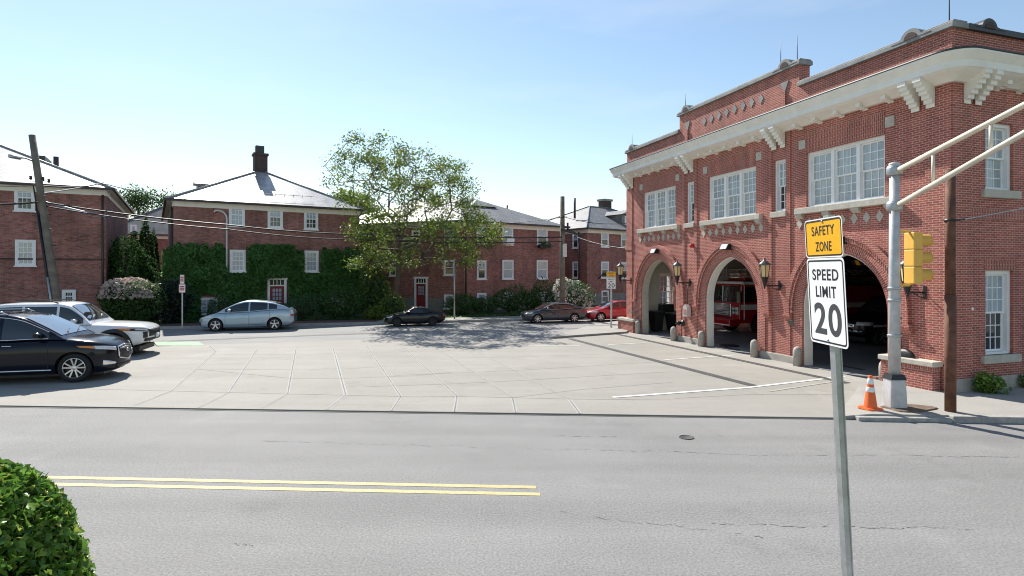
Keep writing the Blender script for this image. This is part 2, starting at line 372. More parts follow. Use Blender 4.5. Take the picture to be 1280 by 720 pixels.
# ------------------------------------------------------------------ ground, roads, pavements
KM = lambda x: 11.95 - .0585 * x             # far kerb of the main street
KF = lambda x: 33.8 + .255 * x               # kerb of the far street
def sheet(name, pts, z, m, thick=.0):
    b = MB()
    if thick: b.prism(pts, lambda x, y: (x, y, z - thick), lambda x, y: (x, y, z))
    else: k = b.add([(x, y, z) for x, y in pts]); b.face(range(k, k + len(pts)))
    return struct(b, name, m)
sheet('ground', [(-900, -300), (900, -300), (900, 1500), (-900, 1500)], -.03, grassy)
sheet('main_street', [(-140, 4.2 + .0585 * 140), (-140, KM(-140) + .3), (-34, KM(-34) + .3), (12, KM(12) + .3), (140, KM(140) + .3), (140, 4.2 - .0585 * 140)], 0, asphalt)
sheet('far_street', [(-33, 13.6), (-33, KF(-33) + .2), (40, KF(40) + .2), (40, KF(40) - 8.5), (6.0, 27.0), (1.7, 24.9), (-12, 23.1), (-30, 15)], 0, far_asphalt)
sheet('near_pavement', [(-60, 4.2 + 3.5), (-60, .4), (60, .4), (60, 4.2 - 3.5)], .13, walk_concrete, .15)
# concrete forecourt of the fire station
sheet('forecourt', [(-31, KM(-31)), (6.6, KM(6.6)), (9.2, 13.2), (10.2, 13.9), (5.6, 27.4), (1.8, 24.9), (-5.6, 24.6), (-12, 23.0), (-20, 20.4), (-29, 15.2)], .03, concrete, .05)
cdir, sdirn = math.cos(R(17.95)), math.sin(R(17.95))
CO = (10.443, 13.595)
def ST(x, y, z=0): return Vector((CO[0] + x * cdir - y * sdirn, CO[1] + x * sdirn + y * cdir, z))    # station frame to world
def st2(x, y): v = ST(x, y); return (v.x, v.y)
sheet('station_walk', [st2(-.95, 1.9), st2(-1.15, 15.2), st2(-.02, 15.2), st2(-.02, 1.9)], .036, walk_concrete)
b = MB(); b.prism([st2(-1.19, 1.9), st2(-1.39, 15.0), st2(-1.19, 15.0), st2(-.99, 1.9)], lambda x, y: (x, y, .028), lambda x, y: (x, y, .04)); struct(b, 'drain_channel', tar)
# corner pavement by the main street with its granite kerb
cw = [(6.55, KM(6.55)), (7.2, KM(7.2) - .02), (40, KM(40)), (40, 24.5), st2(0, 0), st2(-.3, .2), st2(-.3, 1.8), st2(-.95, 1.9), (8.6, 14.2)]
b = MB(); b.prism(cw, lambda x, y: (x, y, -.02), lambda x, y: (x, y, .05 if x < 6.9 else .115)); struct(b, 'corner_pavement', walk_concrete)
b = MB()
for i in range(18):
    x0 = 6.9 + i * 1.8; x1 = x0 + 1.785; z = .05 + min(1, max(0, (x0 - 6.7) / .5)) * .075
    b.prism([(x0, KM(x0) - .16), (x1, KM(x1) - .16), (x1, KM(x1) - .002), (x0, KM(x0) - .002)], lambda x, y: (x, y, -.02), lambda x, y: (x, y, z))
struct(b, 'kerb', granite, bevel=.012)
# wedge of pavement at the far end of the station
wd = [(1.75, 24.9), (5.4, 27.0), st2(-.02, 15.2), st2(.2, 15.4), st2(20, 15.4), (36, 41.5), (6.4, 33.2), (4.6, 31.0), (2.4, 26.6)]
b = MB(); b.prism(wd, lambda x, y: (x, y, -.02), lambda x, y: (x, y, .12)); struct(b, 'side_pavement', walk_concrete, bevel=.015)
# far pavement and its kerb, yards behind
def far_band(name, x0, x1, o0, o1, z, m, thick=.15):
    return sheet(name, [(x0, KF(x0) + o0), (x1, KF(x1) + o0), (x1, KF(x1) + o1), (x0, KF(x0) + o1)], z, m, thick)
far_band('far_kerb', -33, 40, 0, .15, .13, granite)
far_band('brick_pavement', -33, -7.6, .152, 1.9, .125, brick_walk)
far_band('far_pavement', -7.6, 40, .152, 2.1, .125, walk_concrete)
far_band('front_yard', -60, 60, 1.902, 60, .118, soil)
# joints of the forecourt
b = MB(); bl = MB()
def strip(mb, pts, wdt, z):
    for p, q in zip(pts, pts[1:]):
        p, q = Vector((p[0], p[1])), Vector((q[0], q[1])); d = (q - p).normalized(); n = Vector((-d.y, d.x)) * wdt / 2
        k = mb.add([(*(p - n), z), (*(q - n), z), (*(q + n), z), (*(p + n), z)]); mb.face(range(k, k + 4))
def z1(*a): return [G(160 + x / 3.556, 390 + y / 3.556) for x, y in a]
def z2(*a): return [G(480 + x / 3.556, 390 + y / 3.556) for x, y in a]
def z3(*a): return [G(760 + x / 3.556, 390 + y / 3.556) for x, y in a]
rays = [z1((30, 420), (195, 355), (390, 180), (365, 155)), z1((315, 430), (450, 362), (575, 168)), z1((595, 433), (710, 370), (748, 162)),
        z1((885, 440), (968, 375), (912, 165)), z1((1172, 445), (1213, 382), (1062, 155)), z2((313, 450), (325, 380), (75, 150)),
        z2((585, 453), (572, 388), (215, 150)), z2((870, 458), (822, 392), (360, 150))]
for i, p in enumerate(rays):
    strip(b, p, .028, .0345)
    if i in (3, 7): strip(bl, p, .10, .0335)
    else: strip(bl, p, .085, .0335)
rows = [z1((-500, 340), (0, 352), (710, 370), (1280, 383)) + z2((325, 381), (820, 393), (1280, 397)), z1((300, 258), (720, 300), (960, 300), (1280, 288)) + z2((300, 272)),
        z1((420, 192), (760, 192), (1000, 186), (1280, 180)), z1((330, 262), (540, 260), (960, 258), (1150, 246)), z1((1050, 338), (1280, 330)) + z2((300, 325), (600, 310), (1280, 270)),
        z2((560, 388), (880, 350), (1280, 318)), z2((50, 287), (600, 264), (1280, 222)), z2((160, 210), (560, 205), (1000, 190)), z3((300, 390), (640, 372), (1000, 372))]
for p in rows: strip(b, p, .014, .0345)
struct(b, 'pavement_joints', joint_dark, uv=False); struct(bl, 'joint_edges', joint_light, uv=False)
b = MB(); strip(b, [G(712, 424.3), G(943, 484)], .27, .038); struct(b, 'tar_strip', tar)
b = MB()
for p in (z3((20, 386), (610, 343), (1050, 292)), z3((250, 218), (560, 196)), z3((0, 150), (170, 141)), z2((385, 154), (700, 154), (870, 154))): strip(b, p, .13 if p[0].y < 17 else .09, .0385)
strip(bl2 := MB(), z3((720, 358), (1100, 300)), .09, .0375); struct(bl2, 'worn_line', joint_light, uv=False)
struct(b, 'white_lines', white_paint)
b = MB(); strip(b, [G(85 - 500, 596.5 - 9.5), G(670, 609.3)], .105, .004); strip(b, [G(85 - 500, 605.5 - 10), G(675, 618)], .105, .004); struct(b, 'yellow_centre_lines', yellow_paint)
b = MB(); k = b.add([G(196, 432, .0355), G(257, 432, .0355), G(248, 427, .0355), G(192, 427, .0355)]); b.face(range(k, k + 4)); struct(b, 'green_cycle_mark', green_paint)
# cracks in the asphalt, edge joint of the forecourt
b = MB()
def crack(p, q, n, amp, wdt):
    p = Vector(p[:2]); q = Vector(q[:2]); d = q - p; nn = Vector((-d.y, d.x)).normalized(); pts = []; o = 0
    for i in range(n + 1): o += random.uniform(-amp, amp); o *= .8; pts.append(p + d * i / n + nn * o)
    for i, (a_, c_) in enumerate(zip(pts, pts[1:])):
        if random.random() < .7: strip(b, [a_, c_], wdt * random.uniform(.25, .95), .0035)
crack(G(870, 566), G(640, 560), 60, .03, .014); crack(G(640, 560), G(330, 551), 70, .03, .012); crack(G(870, 567), G(1280, 571), 60, .03, .014); crack(G(890, 655), G(1215, 662), 70, .03, .013)
crack(G(870, 530), G(912, 551), 26, .03, .014); crack(G(285, 680), G(318, 683), 16, .03, .016); crack(G(770, 546), G(690, 545), 20, .03, .014); crack(G(700, 640), G(960, 672), 50, .04, .010)
struct(b, 'road_cracks', pm('crack_fill', (.115, .112, .108), .9, var=.3, vs=6), uv=False)
b = MB(); strip(b, [(-31, KM(-31) - .03), (6.9, KM(6.9) - .03)], .09, .006); struct(b, 'gutter_joint', tar)
def cover(px, py, r, label, m=tar):
    b = MB(); b.lathe([(r, 0), (r, .012), (r * .9, .014), (r * .88, .01), (0.01, .012)], 24); o = b.build('manhole_cover', m, None, G(px, py) + Vector((0, 0, .0))); return tag(o, label, 'manhole cover', 'covers in the roadway')
cover(858, 547, .13, 'small round iron cover in the main street asphalt')
b = MB()
b.box((-.45, -.3, 0), (.45, .3, .008)); tag(b.build('drain_cover', joint_light, None, G(560, 429) + Vector((0, 0, .03))), 'pale rectangular cover set in the back of the concrete forecourt', 'drain cover')
for px, py, lb in ((913, 437, 'dark drain grating in the walk before the middle arch'), (1063, 461, 'dark drain grating in the walk before the arch behind the speed sign')):
    b = MB()
    for i in range(9): b.box((-.1, -.45 + i * .1, 0), (.1, -.385 + i * .1, .012))
    b.box((-.13, -.48, -.01), (.13, .48, .004))
    tag(b.build('drain_cover', tar, None, G(px, py) + Vector((0, 0, .037)), R(17.95)), lb, 'drain cover', 'drain gratings before the arches')

# ------------------------------------------------------------------ fire station (local frame: x into the building, y along the front, origin at the near corner)
RS = R(17.95)
fs = thing('fire_station', 'two storey red brick fire station with three pointed arches and white bracketed cornice', 'fire station', (CO[0], CO[1], 0), RS)
LEN = 15.45; BAYS = (3.03, 7.83, 12.62); AH, AZ, AR = 1.42, 1.85, 1.65
ACR = (AH * AH + AR * AR) / (2 * AH); ACC = ACR - AH
def arch(off, z0, n=14):
    """outline of a pointed arch at distance off outside the opening, from left foot over the apex to right foot: (y, z)"""
    r = ACR + off; th = math.acos(ACC / r); pts = [(-(AH + off), z0)]
    for i in range(n + 1): a = th * i / n; pts.append((ACC - r * math.cos(a), AZ + r * math.sin(a)))
    return pts + [(-y, z) for y, z in pts[::-1][1:]]
def tmpbox(a, c, mt): b = MB(); b.box(a, c); return b.build('cut', mt)
def ribbon(b, off0, off1, x0, x1, z0, cy, n=14, uvs=None):
    """ring of the arch between two offsets, from x0 to x1 (proud of the wall)"""
    p = arch(off0, z0, n); q = arch(off1, z0, n)
    rows = [[(x1, cy + a[0], a[1]), (x0, cy + a[0], a[1]), (x0, cy + c[0], c[1]), (x1, cy + c[0], c[1])] for a, c in zip(p, q)]
    k, m = b.grid(rows, smooth=False, closed=True); b.face([k + i for i in range(4)]); b.face([k + (len(rows) - 1) * 4 + i for i in range(4)][::-1])
TRI = [(c - 1.31, c + 1.31) for c in BAYS]; NAR = [5.44, 10.30]
WZ0, WZ1 = 4.93, 6.63
SIDEW = [1.64 + 3.1 * i for i in range(4)]
# walls
b = MB(); b.box((0, 0, 0), (.30, LEN, 8.18)); fw = b.build('wall', [brick_st])
cut = []
for c in BAYS:
    m = MB(); pl = arch(0, -.5, 20); m.prism(pl, lambda y, z: (-.3, c + y, z), lambda y, z: (.9, c + y, z)); cut.append(m.build('cut', brick_st))
for y0, y1 in TRI: cut.append(tmpbox((-.3, y0, WZ0), (.9, y1, WZ1), brick_st))
for c in NAR: cut.append(tmpbox((-.3, c - .26, WZ0), (.9, c + .26, WZ1), brick_st))
boolean(fw, cut); fw.parent = fs
b = MB(); b.box((.452, 0, 0), (13.2, .45, 8.18)); sw = b.build('wall', [brick_st])
cut = []
for c in SIDEW: cut.append(tmpbox((c - .5, -.3, 4.97), (c + .5, .9, 6.63), brick_st)); cut.append(tmpbox((c - .5, -.3, .93), (c + .5, .9, 3.0), brick_st))
boolean(sw, cut); sw.parent = fs
EWQ = (1.5, 3.6, 5.7, 7.8, 9.9)  # windows after the first are added to let sunlight into the hall
b = MB(); b.box((.452, 15.0, 0), (13.2, LEN, 8.18)); ew = b.build('wall', [brick_st]); boolean(ew, [tmpbox((q, 14, 1.05), (q + 1.0, 16, 2.85), brick_st) for q in EWQ]); ew.parent = fs
b = MB(); b.box((13.202, 0, 0), (13.65, LEN, 8.18)); b.build('wall', brick_st, fs)
b = MB(); b.box((.46, .46, 8.0), (13.19, 14.99, 8.2)); b.build('roof', slate_gr, fs)
# the engine hall behind the arches
b = MB(); b.box((-.0, .452, .0), (13.2, 14.998, .042)); b.build('floor', bay_floor, fs)
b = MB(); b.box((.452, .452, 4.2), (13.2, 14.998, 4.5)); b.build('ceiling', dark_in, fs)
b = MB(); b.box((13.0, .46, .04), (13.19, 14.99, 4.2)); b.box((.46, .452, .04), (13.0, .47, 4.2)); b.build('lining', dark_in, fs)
b = MB()
for q0, q1 in zip((.302,) + tuple(q + 1 for q in EWQ), EWQ + (13.0,)): b.box((q0, 14.96, .042), (q1, 14.998, 4.2))
for q in EWQ: b.box((q, 14.96, .042), (q + 1, 14.998, 1.05)); b.box((q, 14.96, 2.85), (q + 1, 14.998, 4.2))
b.box((.46, 14.93, 2.98), (13, 14.958, 3.1)); b.box((2.72, 14.94, .042), (2.86, 14.958, 2.98)); b.build('lining', bay_wall, fs)
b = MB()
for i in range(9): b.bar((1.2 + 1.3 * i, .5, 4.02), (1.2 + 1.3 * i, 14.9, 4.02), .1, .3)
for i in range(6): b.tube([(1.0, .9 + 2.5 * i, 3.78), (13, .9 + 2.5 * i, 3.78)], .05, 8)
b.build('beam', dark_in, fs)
pipe_m = pm('hall_pipe', (.4, .4, .4), .5, var=.1)
for i in range(5):
    b = MB(); b.tube([(.9 + i * .9, .6, 3.62), (.9 + i * .9, 14.8, 3.62)], .035 + .012 * (i % 2), 8); b.build('pipe', pipe_m, fs)
for c in (3.03, 7.83):     # striped clearance bars and strip lamps under the ceiling
    b = MB(); n = 22
    for i in range(n):
        b.m = i % 2; y0 = c - 1.6 + 3.2 * i / n; y1 = y0 + 3.2 / n
        k = b.add([(2.2, y0, 3.17), (2.2, y1, 3.17), (2.2, y1 + .09, 3.32), (2.2, y0 + .09, 3.32), (2.25, y0, 3.17), (2.25, y1, 3.17), (2.25, y1 + .09, 3.32), (2.25, y0 + .09, 3.32)])
        for f in ((0, 1, 2, 3), (7, 6, 5, 4), (0, 4, 5, 1), (3, 2, 6, 7)): b.face([k + j for j in f])
    b.build('clearance_bar', [sign_yel, sign_bk], fs)
hose = thing('hanging_hose', 'yellow exhaust hose looping down inside the dark arch behind the speed sign', 'hose', ST(3.4, 3.4, 3.7), RS)
b = MB(); b.tube([(0, -1 + 2 * i / 16, -1.75 * (1 - ((i - 8) / 8) ** 2)) for i in range(17)], .045, 8); b.build('hose_loop', pm('hose_yellow', (.38, .3, .08), .6), hose)
# jamb lining, archivolts, hood moulds, dentils
for i, c in enumerate(BAYS):
    b = MB(); ribbon(b, -.035, -.004, .015, .33, .0, c, 20); b.build('arch_lining', cream if i < 2 else stone, fs, sharp=30)
    b = MB(); ribbon(b, .004, .36, -.045, .0 - .002, .04, c, 18); o = b.build('archivolt', brick_st, fs)
    ul = o.data.uv_layers[0].data
    for p in o.data.polygons:                                   # courses run round the arch
        for li in p.loop_indices:
            v = o.data.vertices[o.data.loops[li].vertex_index].co; y, z = v.y - c, v.z
            if z < AZ: ul[li].uv = (abs(y), z)
            else:
                a = math.atan2(z - AZ, ACC + abs(y)); rr = math.hypot(z - AZ, ACC + abs(y)) - ACC
                ul[li].uv = (rr, AZ + a * 1.75)
    b = MB(); ribbon(b, .46, .62, -.13, -.002, 1.62, c, 18); b.build('hood_mould', brick_st, fs)
    b = MB(); pth = arch(.40, AZ - .3, 22)
    for (y0, a0), (y1, a1) in zip(pth, pth[1:]):
        for f in (.0, .5):
            y, z = y0 + (y1 - y0) * f, a0 + (a1 - a0) * f
            M = Matrix.Translation((-.055, c + y, z)) @ Matrix.Rotation(math.atan2(a1 - a0, y1 - y0) + R(45), 4, 'X'); b.box((-.06, -.052, -.052), (.05, .052, .052), M)
    b.build('dentil_course', brick_sol, fs)
    for sgn in (-1, 1):
        b = MB(); y = c + sgn * (AH + .54)
        b.prism([(-.17, 1.62), (-.17, 1.53), (-.05, 1.38), (-.002, 1.38), (-.002, 1.62)], lambda x, z: (x, y - .14, z), lambda x, z: (x, y + .14, z)); b.build('corbel', brick_st, fs)
    # white or stone diamonds below the sill, tile blocks at the window heads, upright brick head
    b = MB(); n = 9
    for j in range(n):
        y = c - 1.56 + 3.12 * j / (n - 1); k = .115
        b.prism([(y - k, 4.46), (y, 4.46 - .165), (y + k, 4.46), (y, 4.46 + .165)], lambda a, z: (-.018, a, z), lambda a, z: (.01, a, z))
    b.build('diamond_band', stone, fs)
    for sgn in (-1, 1): b = MB(); b.box((-.03, c + sgn * 1.46 - .13, 6.78), (.01, c + sgn * 1.46 + .13, 7.06)); b.build('head_block', stone, fs, bevel=.01)
    b = MB(); b.box((-.014, c - 1.32, WZ1 + .0), (.01, c + 1.32, 7.22)); b.build('brick_head', brick_sol, fs)
    s = MB(); s.box((-.16, c - 1.64, 4.745), (.12, c + 1.64, 4.93)); so = s.build('window_sill', stone, fs, bevel=.015)
    for j in range(4):
        m = MB(); y = c - 1.5 + j; m.prism([(-.14, 4.743), (-.14, 4.68), (-.04, 4.6), (-.002, 4.6), (-.002, 4.743)], lambda x, z: (x, y - .12, z), lambda x, z: (x, y + .12, z)); m.build('corbel', stone, so)
# pier panels of brick either side of each arch bay
for y0, y1 in ((.0, .62), (4.95, 5.12), (5.76, 5.92), (9.8, 9.98), (10.62, 10.78), (14.9, LEN - .0)):
    b = MB(); b.box((-.035, y0 + .002, .0), (-.001, y1 - .002, 7.48)); b.build('pilaster', brick_st, fs)
b = MB(); b.box((.002, -.035, 0), (.62, -.001, 7.48)); b.build('pilaster', brick_st, fs)
b = MB(); b.box((.62, -.03, 4.25), (13.1, -.001, 4.5)); b.build('brick_band', brick_sol, fs)
b = MB(); b.box((-.06, 14.9, 4.0), (-.03, 15.5, 4.45)); b.build('pier_block', brick_st, fs)
# plinth of grey stone
for y0, y1 in ((4.47, 6.39), (9.27, 11.18), (14.06, 14.3)):
    b = MB(); b.box((-.07, y0, .0), (.0 - .002, y1, .27)); b.build('plinth', stone_gr, fs, bevel=.015)
b = MB(); b.box((.06, -.07, .0), (13.2, -.036, .42)); b.build('plinth', stone_gr, fs, bevel=.015)
# windows: white casing, sashes, bars; panes as sub-parts
def sash(fr, pn, x0, x1, z0, z1, dep, nx, nz, bar=.022, st=.045):
    """local window frame: x along, -y outwards, z up"""
    fr.box((x0, dep, z0), (x0 + st, dep + .04, z1)); fr.box((x1 - st, dep, z0), (x1, dep + .04, z1)); fr.box((x0 + st, dep, z0), (x1 - st, dep + .04, z0 + st)); fr.box((x0 + st, dep, z1 - st), (x1 - st, dep + .04, z1))
    for i in range(1, nx): x = x0 + st + (x1 - x0 - 2 * st) * i / nx; fr.box((x - bar / 2, dep + .006, z0 + st), (x + bar / 2, dep + .03, z1 - st))
    for i in range(1, nz): z = z0 + st + (z1 - z0 - 2 * st) * i / nz; fr.box((x0 + st, dep + .008, z - bar / 2), (x1 - st, dep + .028, z + bar / 2))
    pn.box((x0 + st, dep + .018, z0 + st), (x1 - st, dep + .022, z1 - st))
def station_window(parent, loc, rz, wd, h, units, nx, nz, mats, dep=.2, casing=.09):
    f = MB(); g = MB(); hw = wd / 2
    f.box((-hw, .0 + .08, 0), (-hw + casing, .34, h)); f.box((hw - casing, .08, 0), (hw, .34, h)); f.box((-hw + casing, .08, h - casing), (hw - casing, .34, h)); f.box((-hw + casing, .06, 0), (hw - casing, .34, .06))
    uw = (wd - 2 * casing - (units - 1) * .11) / units
    for u in range(units):
        x0 = -hw + casing + u * (uw + .11)
        if u: f.box((x0 - .11, .09, .06), (x0, .34, h - casing))
        zm = .06 + (h - casing - .06) * .5
        sash(f, g, x0, x0 + uw, zm - .02, h - casing, dep - .04, nx, nz); g.m = 1; sash(f, g, x0, x0 + uw, .06, zm + .02, dep, nx, nz); g.m = 0
    o = f.build('window', white, parent, loc, rz); g.build('pane', mats, o, uv=False); return o
for c in BAYS: station_window(fs, (0, c, WZ0), R(-90), 2.62, 1.70, 3, 3, 3, [blind_gl, blind_gl])
for c in NAR:
    station_window(fs, (0, c, WZ0), R(-90), .52, 1.70, 1, 2, 3, [blind_gl, glass], casing=.07)
    b = MB(); b.box((-.09, c - .34, 4.74), (.12, c + .34, 4.93)); b.build('window_sill', stone, fs, bevel=.015)
for i, c in enumerate(SIDEW):
    station_window(fs, (c, 0, 4.97), 0, 1.0, 1.66, 1, 3, 3, [blind_gl, blind_gl]); station_window(fs, (c, 0, .93), 0, 1.0, 2.07, 1, 4, 3, [curtain, glass])
    for z in (4.97, .93):
        b = MB(); b.box((c - .66, -.09, z - .2), (c + .66, .1, z)); b.build('window_sill', stone, fs, bevel=.015)
    b = MB(); b.box((c - .56, -.014, 3.0), (c + .56, .01, 3.24)); b.build('brick_head', brick_sol, fs)
for q in EWQ: station_window(fs, (q + .5, 15.33, 1.05), 0, 1.0, 1.8, 1, 4, 3, [clear_gl, clear_gl], dep=-.25)
# cornice swept round the corner
prof = [(0, 7.47), (.12, 7.47), (.18, 7.52), (.38, 7.60), (.48, 7.64), (.50, 7.66), (.53, 7.67), (.53, 7.83), (.57, 7.87), (.61, 7.98), (.63, 8.0), (.63, 8.07)]
path = [((8, LEN), (0, 1)), ((0, LEN), (-1, 1)), ((0, 0.001), (-1, 0))] + [((0, 0), (-math.cos(R(a)), -math.sin(R(a)))) for a in range(8, 90, 8)] + [((.001, 0), (0, -1)), ((13.2, 0), (0, -1))]
b = MB(); b.grid([[(p[0] + n[0] * e, p[1] + n[1] * e, z) for e, z in prof] for p, n in path], smooth=True); b.build('cornice', cream, fs, sharp=35)
b = MB(); b.grid([[(p[0] + n[0] * e, p[1] + n[1] * e, z) for e, z in ((.635, 8.04), (.65, 8.06), (.64, 8.09), (.1, 8.2), (0, 8.2))] for p, n in path], smooth=False); b.build('flashing', lead, fs)
# stepped brackets in pairs, modillions between
def bracket_mb(wd, h, out_, steps=6):
    b = MB(); pl = [(0, 0), (0, h)]; pl += [(out_, h), (out_, h - .1)]
    for i in range(steps):
        x = out_ * (1 - (i + 1) / steps); pl += [(x + out_ / steps * .35, pl[-1][1]), (x + out_ / steps * .35, h - .1 - (h - .1) * (i + 1) / steps)]
    pl[-1] = (pl[-1][0], 0); pl = pl[::-1]
    b.prism(pl, lambda x, z: (-x, -wd / 2, z), lambda x, z: (-x, wd / 2, z)); return b
bme = bracket_mb(.21, .68, .5).mesh('bracket', cream)
for c in (.66, 5.44, 10.30, 15.08):
    for dlt in (-.19, .19): bv(link('bracket', bme, fs, (-.04, c + dlt, 6.98)), .008)
for x in (.62, 5.2, 9.8):
    for dlt in (-.19, .19): bv(link('bracket', bme, fs, (x + dlt, -.04, 6.98), R(90)), .008)
for sx in (.19, .57): bv(link('bracket', bme, fs, (sx, LEN + .01, 6.98), R(-90)), .008)
mme = bracket_mb(.15, .17, .32, 3).mesh('modillion', cream)
for c in BAYS:
    for j in range(5): link('modillion', mme, fs, (-.0, c - 1.5 + .75 * j, 7.40))
for x in (1.5, 2.3, 3.1, 3.9, 4.5, 6.1, 7.0): link('modillion', mme, fs, (x, 0, 7.40), R(90))
# parapet with a raised centre, copings with scrolled ends
PC = (4.62, 11.02)
b = MB()
b.box((.0, .0, 8.18), (.36, PC[0], 8.76)); b.box((.0, PC[1], 8.18), (.36, LEN, 8.76)); b.box((.0, PC[0], 8.18), (.42, PC[1], 9.46)); b.box((.36, .0, 8.18), (13.2, .36, 8.76)); b.box((.36, LEN - .36, 8.18), (8, LEN, 8.76))
b.build('parapet', brick_st, fs)
def coping(y0, y1, z, th=.13):
    b = MB(); b.box((-.09, y0, z), (.45, y1, z + th)); b.box((-.05, y0 + .01, z + th), (.41, y1 - .01, z + th + .05)); b.build('coping', coping_m, fs, bevel=.015)
def scroll(M, mat=coping_m):
    b = MB(); n = 12; o = [(math.cos(math.pi * i / n) * .27, math.sin(math.pi * i / n) * .25) for i in range(n + 1)]; i_ = [(x * .62, y * .62) for x, y in o]
    pts = [(.52, 0), (.34, .05)] + o[1:-1] + [(-.34, .05), (-.52, 0)]
    b.prism(pts, lambda y, z: tuple(M @ Vector((-.1, y, z))), lambda y, z: tuple(M @ Vector((.44, y, z)))); b.build('coping_scroll', mat, fs)
    b = MB(); b.prism([(x, y - .0) for x, y in i_], lambda y, z: tuple(M @ Vector((-.112, y, z))), lambda y, z: tuple(M @ Vector((-.098, y, z)))); b.build('scroll_brick', brick_dk, fs)
coping(-.09, PC[0], 8.76); coping(PC[1], LEN + .09, 8.76); coping(PC[0] - .1, PC[1] + .1, 9.46)
b = MB(); b.box((.45, -.09, 8.76), (13.2, .45, 8.9)); b.build('coping', lead, fs)
for y, z in ((.95, 8.85), (5.15, 9.55), (10.5, 9.55), (14.9, 8.85)): scroll(Matrix.Translation((0, y, z)))
scroll(Matrix.Translation((1.15, 0, 8.85)) @ Matrix.Rotation(R(90), 4, 'Z'), lead)
b = MB(); c = 7.82
for j in range(8):
    y = c - 1.54 + .44 * j; b.prism([(y - .13, 8.86), (y, 8.68), (y + .13, 8.86), (y, 9.04)], lambda a, z: (-.018, a, z), lambda a, z: (.01, a, z))
for sgn in (-1, 1):
    y = c + sgn * 2.62
    k_ = MB(); k_.prism([(y - .17, 9.1), (y, 8.72), (y + .17, 9.1)], lambda a, z: (-.03, a, z), lambda a, z: (.01, a, z)); k_.build('triangle_tile', coping_m, fs)
b.build('diamond_band', coping_m, fs)
b = MB()
for sgn in (-1, 1): b = MB(); b.box((-.06, c + sgn * 2.62 - .05, 8.2), (-.001, c + sgn * 2.62 + .05, 8.74)); b.build('pilaster', brick_st, fs)
for y, z, h in ((.2, 8.9, 1.6), (4.9, 9.6, .9), (5.6, 9.6, 1.05), (10.9, 9.6, .8), (15.3, 8.9, .8)):
    b = MB(); b.tube([(.2, y, z - .05), (.2, y, z + h)], [.015, .007], 6); b.build('lightning_rod', black_m, fs)
# ------------------------------------------------------------------ fixtures on and around the station
def lantern(y, label, z=2.5):
    t = thing('wall_lantern', label, 'lantern', ST(-.02, y, z), RS, 'lanterns between the station arches')
    b = MB(); b.lathe([(.02, 0), (.09, 0), (.09, .03), (.02, .03)], 12, (0, 0, 0), 'x'); b.box((-.03, -.04, -.16), (0, .04, .16)); b.tube([(-.02, 0, 0), (-.6, 0, .02)], .018, 8)
    b.tube([(-.02, 0, -.13), (-.2, 0, -.11), (-.36, 0, -.02), (-.45, 0, .0)], .01, 6); b.build('bracket', black_m, t)
    def fr(r0, r1, z0, z1_): return [[(-.6 + r * math.cos(R(60 * k)), r * math.sin(R(60 * k)), z_) for k in range(6)] for r, z_ in ((r0, z0), (r1, z1_))]
    b = MB(); b.grid(fr(.03, .11, -.02, .26), False, True); b.grid(fr(.11, .13, .26, .29), False, True); b.lathe([(.01, -.1), (.03, -.06), (.025, -.02)], 8, (-.6, 0, 0))
    for k in range(6):
        a = R(60 * k); b.bar((-.6 + .12 * math.cos(a), .12 * math.sin(a), .28), (-.6 + .165 * math.cos(a), .165 * math.sin(a), .68), .016)
    b.build('lantern_frame', black_m, t)
    b = MB(); b.grid(fr(.115, .155, .29, .67), False, True); b.build('lantern_glass', lantern_gl, t)
    b = MB(); b.lathe([(.2, .67), (.2, .70), (.1, .79), (.04, .83), (.03, .9), (.005, .93)], 12, (-.6, 0, 0)); b.build('lantern_cap', pm('lantern_cap', (.09, .095, .1), .4) if 'lantern_cap' not in MATS else MATS['lantern_cap'], t)
lantern(15.0, 'black wall lantern at the far left end of the fire station')
lantern(10.28, 'black wall lantern between the arch with bins and the arch with the fire engine')
lantern(5.42, 'black wall lantern between the fire engine arch and the arch behind the speed sign')
lantern(.62, 'black wall lantern partly hidden behind the yellow traffic signal', 2.45)
for c, lb in zip(BAYS, ('small floodlight above the arch behind the speed limit sign', 'small floodlight above the middle arch over the fire engine', 'small floodlight above the far arch with the bins inside')):
    t = thing('flood_light', lb, 'floodlight', ST(-.05, c, 3.86), RS, 'floodlights over the arches')
    b = MB(); b.prism([(0, -.11), (0, .11), (-.2, .1), (-.3, -.08)], lambda x, z: (x, -.19, z), lambda x, z: (x, .19, z)); b.build('lamp_housing', black_m, t, bevel=.01)
    b = MB(); k = b.add([(-.204, -.17, .102), (-.204, .17, .102), (-.304, .17, -.078), (-.304, -.17, -.078)]); b.face((k, k + 1, k + 2, k + 3)); b.build('lens', lamp_cl, t, fix=False)
b = MB(); b.lathe([(.09, 0), (.09, -.05), (.06, -.12), (.02, -.14)], 14, (0, 0, 0), 'x'); tag(b.build('alarm_bell', lamp_rd, None, ST(-.04, 10.05, 4.0), RS), 'small round red alarm light on the brick between the first two arches', 'alarm light')
t = thing('call_box', 'pale grey gabled call box on the brick left of the fire engine arch', 'call box', ST(-.05, 10.3, 1.12), RS)
b = MB(); b.prism([(-.15, 0), (.15, 0), (.15, .38), (0, .5), (-.15, .38)], lambda y, z: (-.2, y, z), lambda y, z: (0, y, z)); b.build('box_body', pm('box_grey', (.55, .5, .47), .5), t, bevel=.012)
b = MB(); b.box((-.212, -.08, .1), (-.198, .08, .3)); b.build('box_door', pm('box_door', (.5, .22, .2), .5), t)
b = MB(); b.tube([(-.06, 0, .5), (-.06, 0, 1.3)], .018, 8); b.build('conduit', black_m, t)
t = thing('hose_connection', 'dark pipe connection with caps on the brick below the pale call box', 'pipe connection', ST(-.05, 10.72, .82), RS)
